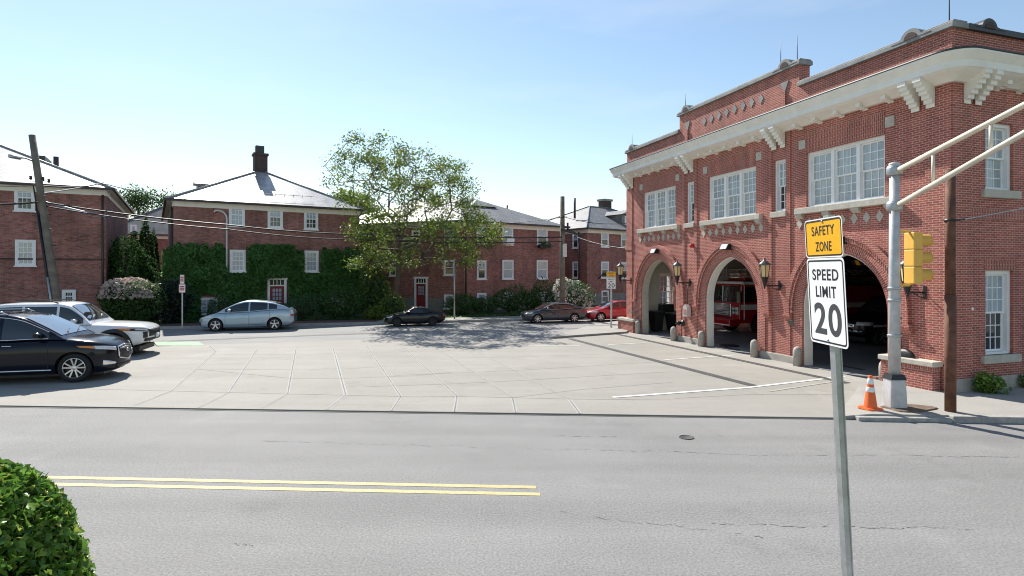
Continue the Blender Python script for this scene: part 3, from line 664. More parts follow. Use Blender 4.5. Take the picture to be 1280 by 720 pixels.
b = MB(); b.lathe([(.13, 0), (.13, -.03), (.06, -.05), (.06, -.2), (.085, -.2), (.085, -.28), (.02, -.28)], 14, (0, 0, 0), 'x'); b.build('pipe', black_m, t)
b = MB(); b.tube([(-.18, 0, 0), (-.26, -.1, -.06)], .05, 8); b.tube([(-.18, 0, 0), (-.26, .1, -.06)], .05, 8); b.build('cap', black_m, t)
b = MB(); b.box((-.06, -.11, -.11), (0, .11, .11)); tag(b.build('vent_plate', pm('vent_bronze', (.13, .10, .08), .6), None, ST(-.01, 4.9, 1.35), RS, bevel=.01), 'small square bronze plate on the pier left of the speed sign arch', 'plate')
t = thing('wall_spigot', 'small pipe spigot sticking out of the brick above the far left low wall', 'spigot', ST(-.03, 14.55, 1.0), RS)
b = MB(); b.tube([(0, 0, 0), (-.25, 0, .02), (-.3, 0, -.05)], .035, 8); b.build('spout', pipe_m, t)
b = MB(); b.box((-.04, -.03, -.03), (0, .03, .03)); tag(b.build('wall_sensor', white, None, ST(.62, -.05, 2.08), 0), 'tiny white sensor on the brick left of the lower side window', 'sensor')
pme = MB().lathe([(.125, 0), (.13, .43), (.12, .51), (.09, .57), (.04, .6), (.005, .605)], 18).mesh('bollard', stone_gr)
sides = [('right', 'left')]
names = {0: 'speed sign arch', 1: 'fire engine arch', 2: 'far bin arch'}
for i, c in enumerate(BAYS):
    for sgn in (1, -1):
        if i == 0 and sgn < 0: lb = 'stone bollard right of the speed sign arch, tucked behind the signal pole'
        else: lb = 'rounded pale stone bollard at the %s foot of the %s' % ('left' if sgn > 0 else 'right', names[i])
        tag(link('bollard', pme, None, ST(-.2, c + sgn * 1.46, .03)), lb, 'bollard', 'stone bollards guarding the arches')
def low_wall(y0, y1, h, label):
    t = thing('low_wall', label, 'low wall', ST(0, y0, 0), RS); ln = y1 - y0
    b = MB(); b.box((-.34, 0, 0), (-.075, ln, h)); b.build('wall', brick_st, t)
    b = MB(); b.box((-.335, .005, h - .1), (-.345, ln - .005, h)); b.box((-.34, .0, h - .1), (-.075, -.01, h)); b.build('header_course', brick_sol, t)
    b = MB(); b.box((-.39, -.05, h), (-.04, ln + .05, h + .13)); b.build('cap', stone, t, bevel=.02)
low_wall(.22, 1.56, .68, 'low brick wall with pale stone cap at the near corner of the fire station')
low_wall(14.28, 15.75, .56, 'low brick wall with stone cap at the far left end of the fire station')
# bins inside the far arch
def wheel_bin(y, q, label, h=1.0):
    t = thing('rubbish_bin', label, 'bin', ST(q, y, .042), RS + R(90), 'dark bins inside the far arch')
    b = MB(); b.grid([[(-w_, -d, z), (w_, -d, z), (w_, d, z), (-w_, d, z)] for w_, d, z in ((.2, .2, .05), (.27, .27, h - .12), (.29, .29, h - .12), (.29, .29, h - .06))], False, True); k = len(b.v) - 4; b.face((k, k + 1, k + 2, k + 3)); b.face((3, 2, 1, 0)); b.build('bin_body', trim_bk, t)
    b = MB(); b.box((-.3, -.32, h - .058), (.3, .3, h)); b.build('lid', pm('bin_lid', (.03, .04, .07), .4) if 'bin_lid' not in MATS else MATS['bin_lid'], t, bevel=.03)
wheel_bin(14.55, 1.1, 'dark bin nearest the pale jamb inside the far arch'); wheel_bin(14.5, 2.0, 'dark bin standing in the middle of the three inside the far arch', .85); wheel_bin(14.5, 2.75, 'dark bin on the right of the three inside the far arch', .92)
t = thing('storage_case', 'black case on the bins in front of the white hall window', 'case', ST(1.75, 14.72, .95), RS); b = MB(); b.box((-.35, -.17, 0), (.35, .17, .4)); b.build('case_body', trim_bk, t, bevel=.03); b = MB(); b.tube([(-.1, 0, .4), (-.1, 0, .46), (.1, 0, .46), (.1, 0, .4)], .015, 6); b.build('handle', black_m, t)

# ------------------------------------------------------------------ brick houses across the far street
def house_window(parent, loc, rz, wd, h, mats, nx=3, nz=2, casing=.11, name='window', sill=True, fm=None):
    f = MB(); g = MB(); hw = wd / 2
    f.box((-hw, -.055, 0), (-hw + casing, .0 - .002, h)); f.box((hw - casing, -.055, 0), (hw, -.002, h)); f.box((-hw + casing, -.055, h - casing), (hw - casing, -.002, h)); f.box((-hw + casing, -.05, 0), (hw - casing, -.002, casing * .6))
    if sill: f.box((-hw - .05, -.1, -.07), (hw + .05, -.0 - .002, -.002))
    zm = h * .5
    g.m = 0; sash(f, g, -hw + casing, hw - casing, zm - .02, h - casing, -.035, nx, nz, .026, .05)
    g.m = 1; sash(f, g, -hw + casing, hw - casing, casing * .6, zm + .02, -.028, nx, nz, .026, .05)
    o = f.build(name, fm or white, parent, loc, rz); g.build('pane', mats, o, uv=False); return o
def house_door(parent, loc, rz, wd, h, m, transom=.32):
    f = MB(); hw = wd / 2
    f.box((-hw, -.12, 0), (-hw + .14, -.002, h)); f.box((hw - .14, -.12, 0), (hw, -.002, h)); f.box((-hw - .05, -.14, h), (hw + .05, -.002, h + .14)); f.box((-hw + .14, -.1, h - transom - .08), (hw - .14, -.002, h - transom))
    for i in range(1, 4): x = -hw + .14 + (wd - .28) * i / 4; f.box((x - .02, -.09, h - transom), (x + .02, -.004, h))
    o = f.build('door_frame', white, parent, loc, rz)
    b = MB(); b.box((-hw + .14, -.05, h - transom), (hw - .14, -.045, h)); b.build('transom_pane', glass, o)
    b = MB(); b.box((-hw + .14, -.06, .05), (hw - .14, -.03, h - transom - .08)); d = b.build('door', m, parent, loc, rz)
    b = MB(); x0, x1, z0, z1_ = -hw + .28, hw - .28, .95, h - transom - .22
    b.box((x0, -.066, z0), (x1, -.061, z1_)); b.build('pane', [curtain], d)
    b = MB()
    for i in range(4): x = x0 + (x1 - x0) * i / 3; b.box((x - .02, -.078, z0), (x + .02, -.067, z1_))
    for i in range(4): z = z0 + (z1_ - z0) * i / 3; b.box((x0, -.077, z - .02), (x1, -.067, z + .02))
    b.box((x0, -.072, .2), (x1, -.061, .8)); b.build('glazing_bars', m, d)
    b = MB(); b.lathe([(.01, 0), (.035, -.03), (.035, -.06), (.01, -.08)], 10, (hw - .21, -.06, .98), 'y'); b.build('handle', chrome, d)
    b = MB(); b.box((-hw - .2, -.9, -.16), (hw + .2, -.0, .0)); b.build('doorstep', granite, parent, loc, rz)
def hip(b, poly, z, ridge, over, zr):
    """hip roof: eave polygon (counter-clockwise), ridge as one or two points; each edge goes to the ridge points named"""
    pass
def frieze_and_gutter(parent, pts, z, over=.38):
    """along an open run of eave corners (seen side): pale frieze board under a dark gutter"""
    b = MB(); g = MB()
    for (p, q) in zip(pts, pts[1:]):
        p, q = Vector(p), Vector(q); d = (q - p).normalized(); n = Vector((d.y, -d.x))
        for bb, o0, o1, z0, z1_, ex in ((b, .002, .06, z - .32, z - .02, .0), (b, .0, over - .04, z - .02, z + .02, .0), (g, over - .05, over + .08, z - .05, z + .085, over)):
            c = [p + n * o0 - d * ex, q + n * o0 + d * ex, q + n * o1 + d * ex, p + n * o1 - d * ex]; bb.prism([(v.x, v.y) for v in c], lambda x, y: (x, y, z0), lambda x, y: (x, y, z1_))
    b.build('frieze', cream, parent); g.build('gutter', gutter, parent)
def box_house(name, label, o, rot, wd, dp, eave, rise, roof_m, wall_m=brick_ho, base=.55, over=.4, sides=(1,), ridge_in=None, base_m=None, along_x=False):
    t = thing(name, label, 'house', (o[0], o[1], 0), rot)
    b = MB(); b.box((0, 0, base), (wd, dp, eave)); b.build('wall', wall_m, t)
    b = MB(); b.box((-.03, -.03, -.1), (wd + .03, dp + .03, base)); b.build('basement_wall', base_m or basement, t)
    b = MB(); x0, y0, x1, y1 = -over, -over, wd + over, dp + over; h = wd / 2 + over; ri = ridge_in or h
    k = b.add([(x0, y0, eave), (x1, y0, eave), (x1, y1, eave), (x0, y1, eave), (wd / 2, y0 + ri, eave + rise), (wd / 2, y1 - ri, eave + rise)])
    fl = ((0, 1, 4), (1, 2, 5, 4), (2, 3, 5), (3, 0, 4, 5), (3, 2, 1, 0))
    if along_x: b.v[-2:] = [(x0 + ri, dp / 2, eave + rise), (x1 - ri, dp / 2, eave + rise)]; fl = ((0, 1, 5, 4), (1, 2, 5), (2, 3, 4, 5), (3, 0, 4), (3, 2, 1, 0))
    for f in fl: b.face([k + i for i in f])
    r_ = b.build('roof', roof_m, t)
    c = MB()
    for p, q in (((0, 4), (1, 5), (4, 5), (3, 4)) if along_x else ((0, 4), (1, 4), (4, 5))): c.tube([Vector(b.v[p]) + Vector((0, 0, .03)), Vector(b.v[q]) + Vector((0, 0, .03))], .055, 6)
    c.build('hip_tiles', roof_m, r_)
    frieze_and_gutter(t, [(0, dp), (0, 0), (wd, 0), (wd, dp)], eave - .03, over)
    return t, r_
def px_windows(t, o, rot, items, dep_m=None):
    d = (math.cos(rot), math.sin(rot))
    for x0, x1, y0, y1, mats, nx, nz in items:
        s0, za = on_wall(o, d, x0, y1); s1, zb = on_wall(o, d, x1, y0)
        house_window(t, ((s0 + s1) / 2, 0, za), 0, s1 - s0, zb - za, mats, nx, nz)
CG, GG, CB, CC = [curtain, glass], [glass, glass], [blind_gl, curtain], [curtain, curtain]
# the ivy covered house
R2 = R(32); O2 = (-19.53, 33.06); D2 = (math.cos(R2), math.sin(R2))
h2, r2 = box_house('brick_house', 'brick house with pale hip roof, square chimney and ivy over its lower walls', O2, R2, 10.85, 15, 7.06, 3.0, slate)
px_windows(h2, O2, R2, [(286, 306, 255, 282.5, CC, 3, 2), (334.5, 353.5, 258.5, 284.5, CG, 3, 2), (380, 397.5, 261.5, 286.5, CG, 3, 2), (287, 307, 312.5, 339.5, CC, 3, 2), (380.5, 398, 313.5, 339.8, CB, 3, 2)])
s, z = on_wall(O2, D2, 261, 393); house_window(h2, (s, 0, z), 0, 1.0, 1.0, CC, 3, 2)
s, z = on_wall(O2, D2, 421, 387); house_window(h2, (s, 0, z), 0, .9, 1.1, CG, 3, 2)
sd, _ = on_wall(O2, D2, 346, 384); house_door(h2, (sd, 0, .16), 0, 1.12, 2.25, door_red)
b = MB(); b.box((5.0, 5.1, 9.3), (5.85, 5.95, 11.1)); b.box((4.93, 5.03, 11.1), (5.92, 6.02, 11.25)); ch = b.build('chimney', brick_dk, r2)
b = MB(); b.box((5.1, 5.2, 11.25), (5.65, 5.75, 11.78)); b.build('chimney_pot', lead, ch); b = MB(); b.box((4.9, 5.0, 9.25), (5.95, 6.0, 9.62)); b.build('chimney_flashing', coping_m, ch)
b = MB(); b.box((1.5, 5.2, 8.1), (2.6, 6.4, 8.8)); b.prism([(5.1, 8.8), (6.5, 8.8), (5.8, 9.05)], lambda y, z: (1.3, y, z), lambda y, z: (3.4, y, z)); b.build('dormer', slate_gr, r2)
b = MB(); b.tube([(-.1, .25, .2), (-.1, .25, 6.7)], .055, 8); b.build('downspout', gutter, h2)
s1, zt = on_wall(O2, D2, 283, 264); s0, zz = on_wall(O2, D2, 269, 264)
b = MB(); b.tube([(s1, -.18, .2), (s1, -.18, zt - .45)] + [(s1 - .45 + .45 * math.cos(R(a)), -.18, zt - .45 + .45 * math.sin(R(a))) for a in (20, 45, 70, 90)] + [(s0, -.18, zt), (s0 - .08, -.18, zt - .1)], .05, 8); b.build('vent_pipe', pm('pipe_white', (.66, .66, .65), .5), h2)
b = MB()
for i in range(9): b.tube([(3.4 + i * .55, .62, 7.72), (3.4 + i * .55 + .02, .62, 7.9)], .012, 5)
b.tube([(3.3, .62, 7.86), (8, .62, 7.86)], .012, 5); b.build('snow_guard', black_m, r2)
# the house at the far left
R1 = R(30); O1w = (-33.0, 25.3)
dd = (math.cos(R1), math.sin(R1)); k = (132 - 640) / FPX; Yc = 31.3; Xc = k * Yc; W1_ = 15.5; O1 = (Xc - dd[0] * W1_, Yc - dd[1] * W1_)
h1, r1 = box_house('brick_house', 'brick house at the left edge behind the leaning utility pole', O1, R1, W1_, 15, 7.42, 3.9, slate, base=.9)
px_windows(h1, O1, R1, [(18, 44, 231.5, 263, CG, 3, 2), (19, 45, 300, 332, CB, 3, 2), (77.5, 95, 362, 379, GG, 3, 1), (-75, -50, 229, 260, CG, 3, 2), (-75, -50, 299, 331, CG, 3, 2)])
b = MB(); b.box((W1_ * .5 - .15, 7.2, 10.7), (W1_ * .5 + .5, 7.9, 11.4)); b.box((9.4, 8.0, 9.9), (11.6, 10.2, 10.25)); b.tube([(12.4, 6.4, 8.6), (12.4, 6.4, 10.0)], .14, 8); b.build('roof_vent', gutter, r1)
b = MB(); b.box((0, -.05, 3.55), (W1_, -.002, 3.63)); b.build('string_course', brick_dk, h1)
b = MB(); b.tube([(W1_ - .12, -.1, .2), (W1_ - .12, -.1, 7.1)], .055, 8); b.build('downspout', gutter, h1)
# the bent house behind the street tree
R3 = R(36.9); B3 = Vector((-3.38, 40.3)); d3 = Vector((.8, .6)); e3 = Vector((-.93, .367)).normalized(); A3 = B3 + d3 * 9.25; C3 = B3 + e3 * 11.5
n3, m3 = Vector((-.6, .8)), Vector((.367, .93)); DP = 10.6; EV = 6.46
h3 = thing('brick_house', 'bent brick house with a grey roof and dormer behind the street tree', 'house')
Bb = B3 + (n3 + m3).normalized() * (DP / math.cos(math.acos(max(-1, min(1, n3.dot(m3)))) / 2)); Cb = C3 + m3 * DP; Ab = A3 + n3 * DP
foot = [A3, Ab, Bb, Cb, C3, B3]
b = MB(); b.prism([(p.x, p.y) for p in foot], lambda x, y: (x, y, 1.0), lambda x, y: (x, y, EV)); b.build('wall', brick_ho, h3)
ctr = sum(foot, Vector((0, 0))) / 6
b = MB(); b.prism([tuple(p + (p - ctr).normalized() * .04) for p in foot], lambda x, y: (x, y, -.1), lambda x, y: (x, y, 1.0)); b.build('basement_wall', basement, h3)
ov = .42
eA, eAb, eBb, eCb, eC, eB = A3 + d3 * ov - n3 * ov, Ab + d3 * ov + n3 * ov, Bb, Cb + e3 * ov + m3 * ov, C3 + e3 * ov - m3 * ov, B3 - (n3 + m3).normalized() * ov * 1.15
Q1 = (B3 + Bb) / 2; Q2 = A3 + n3 * DP / 2 - d3 * 5.0; Q3 = C3 + m3 * DP / 2 - e3 * 5.0; ZR = EV + 2.45
b = MB(); v = b.add([(*p, EV) for p in (eA, eAb, eBb, eCb, eC, eB)] + [(*Q1, ZR), (*Q2, ZR - .01), (*Q3, ZR - .01)])
for m_, f in ((0, (5, 0, 7, 6)), (0, (0, 1, 7)), (0, (1, 2, 6, 7)), (1, (2, 3, 8, 6)), (1, (3, 4, 8)), (1, (4, 5, 6, 8))): b.m = m_; b.face(f)
r3 = b.build('roof', [slate_gr, slate], h3)  # paler slate on the left wing puts sun glare into the colour
frieze_and_gutter(h3, [tuple(C3), tuple(B3), tuple(A3), tuple(Ab)], EV - .03, ov)
px = [(595.5, 607.5, 281, 304, CG, 1, 1), (627.5, 641, 283.5, 305.5, CG, 1, 1), (671, 684, 285, 305.5, CG, 1, 1), (596, 607.5, 325.5, 349, CG, 1, 1), (627.5, 641.5, 325, 348.8, CC, 1, 1), (670.5, 684, 325.4, 348.5, CB, 1, 1),
      (596, 607.5, 366, 386, CG, 1, 1), (628, 641, 365.5, 383, CB, 1, 1), (671, 684, 364.5, 380, CB, 1, 1)]
for x0, x1, y0, y1, mats, nx, nz in px:
    s0, za = on_wall(B3, d3, x0, y1); s1, zb = on_wall(B3, d3, x1, y0); p = B3 + d3 * (s0 + s1) / 2
    wo = house_window(h3, (p.x, p.y, za), R3, s1 - s0, zb - za, mats, 1, 1, .08)
ac = MB(); ac.box((-.35, -.4, 0), (.35, -.06, .42)); s, z = on_wall(B3, d3, 634.5, 305); p = B3 + d3 * s; ac.build('window_air_conditioner', white, h3, (p.x, p.y, z), R3, bevel=.02)
s, z = on_wall(B3, d3, 677.5, 306); p = B3 + d3 * s
wb = thing('window_box', 'plant box with green leaves under the top right window of the bent house', 'window box', (p.x - .6 * -.1, p.y - .1, z - .25), R3)
b = MB(); b.box((-.55, -.35, 0), (.55, -.1, .25)); b.build('planter', trim_bk, wb); leaves('foliage', blob(260, (0, -.25, .3), (.65, .3, .28), seed=5), .11, leaf_dark, wb)
rw = math.atan2(-e3.y, -e3.x)
for x0, x1, y0, y1, mats in ((555, 568.5, 325, 344, GG), (555.5, 568, 368, 386, CB), (487, 496, 329, 345, CG), (555.5, 568, 287, 303, GG), (515, 525, 288, 304, GG)):
    s0, za = on_wall(B3, e3, x1, y1); s1, zb = on_wall(B3, e3, x0, y0); p = B3 + e3 * (s0 + s1) / 2; house_window(h3, (p.x, p.y, za), rw, s1 - s0, zb - za, mats, 1, 1, .09)
s, z = on_wall(B3, e3, 527, 384); p = B3 + e3 * s; house_door(h3, (p.x, p.y, .25), rw, 1.08, 2.15, door_red, .3)
# dormer on the grey roof
do = P(603, 273, 45.2); M = Matrix.Translation((do.x, do.y, 7.1)) @ Matrix.Rotation(R3, 4, 'Z')
b = MB(); b.box((-.95, -.1, .0), (.95, 3.0, .95), M); dm = b.build('dormer', slate_gr, r3)
b = MB(); vv = b.add([M @ Vector(q) for q in ((-1.2, -.35, .93), (1.2, -.35, .93), (1.2, 3, .93), (-1.2, 3, .93), (0, .9, 1.55), (0, 3, 1.55))])
for f in ((0, 1, 4), (1, 2, 5, 4), (3, 0, 4, 5), (2, 3, 5), (3, 2, 1, 0)): b.face([vv + i for i in f])
b.build('dormer_roof', slate_gr, dm); b = MB(); b.box((-.5, -.14, .2), (.5, -.102, .85), M); b.build('dormer_louvre', dark_in, dm)
b = MB(); q = P(634, 258, 47); b.tube([(q.x, q.y, 7.3), (q.x, q.y, 8.35)], .07, 6); b.build('roof_vent', gutter, r3)
p = B3 + e3 * .12 + d3 * .3; b = MB(); b.tube([(p.x, p.y - .15, .2), (p.x, p.y - .15, 6.2)], .06, 8); b.build('downspout', gutter, h3)
# the house on the right, half behind the station
R4 = R(36.9); O4 = ((734 - 640) / FPX * 47.2, 47.2)
h4, r4 = box_house('brick_house', 'brick house with grey hip roof and chimney, half hidden by the fire station', O4, R4, 13, 10, 6.45, 2.6, slate_gr, base=1.05, ridge_in=5.6, along_x=True)
for x0, x1, y0, y1, mats in ((751, 760.5, 290, 308.5, CG), (751, 760.5, 327, 347.5, CG), (751.5, 760.5, 363, 378, GG), (776, 785, 291, 309, CG), (776, 785, 328, 348, CG)):
    s0, za = on_wall(O4, d3, x0, y1); s1, zb = on_wall(O4, d3, x1, y0); house_window(h4, ((s0 + s1) / 2, 0, za), 0, s1 - s0, zb - za, mats, 1, 1, .09)
n4 = (-.6, .8)
for y0, y1 in ((290, 310), (327, 347.5)):
    s0, za = on_wall(O4, n4, 723.5, y1); s1, zb = on_wall(O4, n4, 716, y0); house_window(h4, (0, (s0 + s1) / 2, za), R(-90), abs(s1 - s0), zb - za, CG, 1, 1, .09)
b = MB(); b.box((7.2, 5.0, 8.1), (8.2, 5.8, 9.75)); ch = b.build('chimney', brick_dk, r4); b = MB(); b.box((7.1, 4.9, 9.75), (8.3, 5.9, 9.95)); b.build('chimney_cap', coping_m, ch)
b = MB(); b.box((5.3, 1.0, 6.7), (7.3, 3.4, 8.0)); b.prism([(5.0, 8.0), (7.6, 8.0), (6.3, 8.5)], lambda x, z: (x, .75, z), lambda x, z: (x, 4.6, z)); dm = b.build('dormer', slate_gr, r4)
house_window(dm, (6.3, .99, 7.0), 0, 1.4, .9, CC, 2, 1, .1, 'dormer_window')
b = MB(); b.tube([(1.6, 3.2, 7.6), (1.6, 3.2, 9.4)], .1, 8); b.build('roof_vent', gutter, r4)
b = MB(); b.tube([(-.1, .9, .3), (-.1, .9, 6.2)], .06, 8); b.tube([(-.1, 3.4, .3), (-.1, 3.4, 6.2)], .05, 8); b.build('downspout', gutter, h4)
b = MB(); b.tube([(1.3, -.5, 2.7), (4.4, -.5, 2.7)], .05, 8); b.tube([(1.3, -.5, 2.7), (1.3, -.02, 2.3)], .04, 6); b.tube([(4.4, -.5, 2.7), (4.4, -.02, 2.3)], .04, 6); b.build('awning_rail', black_m, h4)
# far grey roofed house between the two left houses
O0 = (P(128, 330, 52).x, 52.0)
h0, r0 = box_house('brick_house', 'distant grey roofed house between the two houses on the left', O0, R(20), 9, 12, 6.3, 3.4, slate_dull, base=.6)
px_windows(h0, O0, R(20), [(147, 155, 279, 293, CC, 1, 1), (163, 171, 281, 295, CG, 1, 1)])
b = MB(); b.tube([(3, 2, 7.2), (3, 2, 8.4)], .1, 8); b.tube([(5.6, 2.4, 7.2), (5.6, 2.4, 8.6)], .1, 8); b.build('roof_vent', gutter, r0)

# ------------------------------------------------------------------ ivy, trees, shrubs
W2H = [(284.5, 308.5, 311, 341), (378.5, 400, 312, 341.5), (332, 360, 347, 420), (251, 273, 368, 394), (411, 429, 362, 389)]
holes = []
for x0, x1, y0, y1 in W2H:
    s0, za = on_wall(O2, D2, x0, y1); s1, zb = on_wall(O2, D2, x1, y0); holes.append((s0, s1, za, zb))
pr = [(200, 322), (208, 310), (222, 306), (245, 305), (262, 309), (276, 305), (287, 313), (306, 318), (309, 308), (322, 304), (340, 303), (358, 305), (372, 312), (381, 320), (399, 320), (403, 312), (416, 311), (428, 314), (433, 311), (445, 311), (453, 317), (456, 330)]
topl = sorted(on_wall(O2, D2, *p) for p in pr)
def ivy_top(s): return float(np.interp(s, [t_[0] for t_ in topl], [t_[1] for t_ in topl]))
ivy = thing('climbing_ivy', 'dense dark green ivy covering the lower front wall around the red door', 'ivy', (O2[0], O2[1], 0), R2)
g = np.random.default_rng(3); pts = []; SL = 10.85
while len(pts) < 24000:
    s = g.uniform(-.55, SL + .35); z = g.uniform(.1, 4.6); tp = ivy_top(s) + .12 * math.sin(s * 9) + .08 * math.sin(s * 23 + 1)
    if z > tp or any(a - .02 < s < c and zb < z < zt_ for a, c, zb, zt_ in holes): continue
    bul = .28 + .26 * math.sin(s * 2.1 + 1.3 * z) + .1 * math.sin(z * 4 - s * 1.7) + .08 * math.sin(s * 5 + z * 3)
    bul = max(.08, bul) * min(1, (tp - z) * 2 + .35) + .25 * max(0, 1.6 - z)
    pts.append((s, -.03 - bul * g.uniform(.3, 1) ** .5, z))
leaves('foliage', pts, .16, leaf_ivy, ivy, flat=.42, aspect=.85, nrm=(0, -1, .45))
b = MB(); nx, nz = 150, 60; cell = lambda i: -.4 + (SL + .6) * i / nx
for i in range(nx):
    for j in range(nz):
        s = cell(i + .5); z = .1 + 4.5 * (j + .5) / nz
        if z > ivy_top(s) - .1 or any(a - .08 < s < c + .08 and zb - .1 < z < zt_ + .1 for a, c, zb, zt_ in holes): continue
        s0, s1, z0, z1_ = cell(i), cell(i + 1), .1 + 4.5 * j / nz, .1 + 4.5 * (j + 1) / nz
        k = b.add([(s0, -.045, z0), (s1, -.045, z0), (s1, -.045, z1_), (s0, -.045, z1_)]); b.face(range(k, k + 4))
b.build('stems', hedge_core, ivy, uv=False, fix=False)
pts = []
for _ in range(5000):                      # ivy round the corner on the left wall
    y = g.uniform(-.1, 4.2); z = g.uniform(.1, 4.0 - .35 * y + .2 * math.sin(y * 5)); pts.append((-.03 - .3 * g.uniform(0, 1) - .2 * max(0, 1.5 - z), y, z))
leaves('side_foliage', pts, .16, leaf_ivy, ivy, flat=.4, aspect=.85, nrm=(-1, 0, .45))

def grow(name, label, base, tips, trunk_pts, r_tip, leaf_m, n_leaf, lsize, spread, group=None, cat='tree', seed=1, twig=.5, up=.15):
    """trunk and limbs that reach every tip by joining the nearest wood, leaves in sprays round the tips"""
    t = thing(name, label, cat, base, 0, group); g = np.random.default_rng(seed)
    P_ = [Vector(p) for p in trunk_pts]; par = [i - 1 for i in range(len(P_))]
    top = P_[-1]; order = sorted(tips, key=lambda q: (Vector(q) - top).length)
    for q in order:
        q = Vector(q); best = min(range(1, len(P_)), key=lambda i: (P_[i] - q).length + .35 * max(0, P_[i].z - q.z + .3) * 2)
        a = P_[best]; dv = q - a; n = max(1, int(dv.length / .9)); last = best
        for i in range(1, n + 1):
            f = i / n; p = a + dv * f + Vector((0, 0, math.sin(f * math.pi) * -.08 * dv.length)) + Vector(g.normal(size=3)) * .05 * dv.length * (i < n)
            P_.append(p); par.append(last); last = len(P_) - 1
    w_ = [0.0] * len(P_); ch = [0] * len(P_)
    for i in range(1, len(P_)): ch[par[i]] += 1
    for i in range(len(P_) - 1, 0, -1):
        if not ch[i]: w_[i] = r_tip ** 2.3
        w_[par[i]] += w_[i]
    rad = [max(r_tip, x ** (1 / 2.3)) for x in w_]
    tb, lb = MB(), MB()
    for i in range(1, len(P_)):
        (tb if i < len(trunk_pts) else lb).tube([P_[par[i]], P_[i]], [rad[par[i]] if i < len(trunk_pts) or rad[par[i]] < rad[i] * 1.5 else rad[i] * 1.3, rad[i]], 8 if rad[i] > .06 else 5, cap=False)
    tb.build('trunk', bark, t, uv=False, fix=False); lb.build('limbs', bark, t, uv=False, fix=False)
    pts = []
    tipn = [i for i in range(len(trunk_pts), len(P_)) if not ch[i]]; mid = [i for i in range(len(trunk_pts), len(P_)) if ch[i] and rad[i] < r_tip * 2.4]
    for _ in range(n_leaf):
        i = tipn[g.integers(len(tipn))] if (g.random() < .75 or not mid) else mid[g.integers(len(mid))]
        o = g.normal(size=3) * spread * np.array((1, 1, .7)); d = (P_[i] - P_[par[i]]).normalized(); f = g.uniform(-.6, 1) * twig
        pts.append(np.array(P_[i]) + np.array(d) * f + o + np.array((0, 0, up * g.random())))
    leaves('crown', pts, lsize, leaf_m, t, flat=.25); return t
# the street tree: vase of rising limbs, thin at the top
g = np.random.default_rng(21); tips = []
TB = Vector((-7.0, 34.9, .12))
oc = [(400, 205), (406, 190), (425, 178), (449, 168), (470, 178), (488, 172), (505, 178), (520, 186), (535, 174), (552, 190), (565, 195), (578, 198), (586, 215), (596, 240), (600, 258), (606, 275), (622, 285), (628, 300), (612, 312), (600, 330), (575, 335), (545, 322), (520, 330), (500, 340), (480, 335), (462, 345), (452, 330), (450, 305), (452, 285), (455, 265), (445, 240), (425, 225), (405, 215)]
def inside(x, y):
    c = False; j = len(oc) - 1
    for i in range(len(oc)):
        if (oc[i][1] > y) != (oc[j][1] > y) and x < (oc[j][0] - oc[i][0]) * (y - oc[i][1]) / (oc[j][1] - oc[i][1]) + oc[i][0]: c = not c
        j = i
    return c
while len(tips) < 430:
    x, y = g.uniform(396, 630), g.uniform(166, 346)
    if not inside(x, y) or (y < 225 and g.random() < .35): continue
    y += 16 * max(0, (300 - y) / 130); half = 5.2 * math.sqrt(max(.04, 1 - ((x - 515) / 125) ** 2)) * (1 - .35 * abs((y - 260) / 95) ** 2)
    Y = TB.y + g.uniform(-1, 1) * half; p = P(515 + (x - 515) * .97, y, TB.y); tips.append((p.x - TB.x, (Y - TB.y), max(2.3, p.z - TB.z)))
grow('street_tree', 'tall airy green and yellow leaved tree beside the black convertible', TB, tips, [(0, 0, 0), (.02, .02, .9), (-.05, .0, 1.8), (.05, .05, 2.6), (.1, 0, 3.4), (.12, .1, 4.4), (.1, .05, 5.4)], .017, leaf_tree, 31000, .13, .25, seed=4, twig=.45)
def far_tree(label, c, r, trunk_h, leaf_m, n, ls, seed, ntip=90):
    g = np.random.default_rng(seed); q = blob(ntip, (0, 0, trunk_h + r[2]), r, .2, .5, seed)
    grow('background_tree', label, (c[0], c[1], 0), [tuple(x) for x in q], [(0, 0, 0), (.05, 0, trunk_h * .5), (0, .1, trunk_h), (.1, 0, trunk_h + r[2] * .6)], .03, leaf_m, n, ls, .55, 'trees rising behind the houses', seed=seed)
c = P(172, 240, 66); far_tree('dark tree rising between the two left houses behind the grey roof', (c.x, c.y), (1.75, 1.8, 2.0), 8.8, leaf_dark, 3600, .22, 31)
c = P(208, 240, 68); far_tree('dark tree top just left of the ivy house roof', (c.x, c.y), (1.0, 1.2, 1.7), 9.2, leaf_dark, 1600, .22, 32, 40)
c = P(428, 245, 62); far_tree('yellow green tree top showing right of the ivy house roof', (c.x, c.y), (3.4, 2.6, 1.9), 7.6, leaf_tree, 4200, .32, 33)
c = P(545, 245, 66); far_tree('green tree top rising behind the bent house roof', (c.x, c.y), (2.6, 2.4, 1.8), 7.4, leaf_dark, 2600, .32, 34, 60)
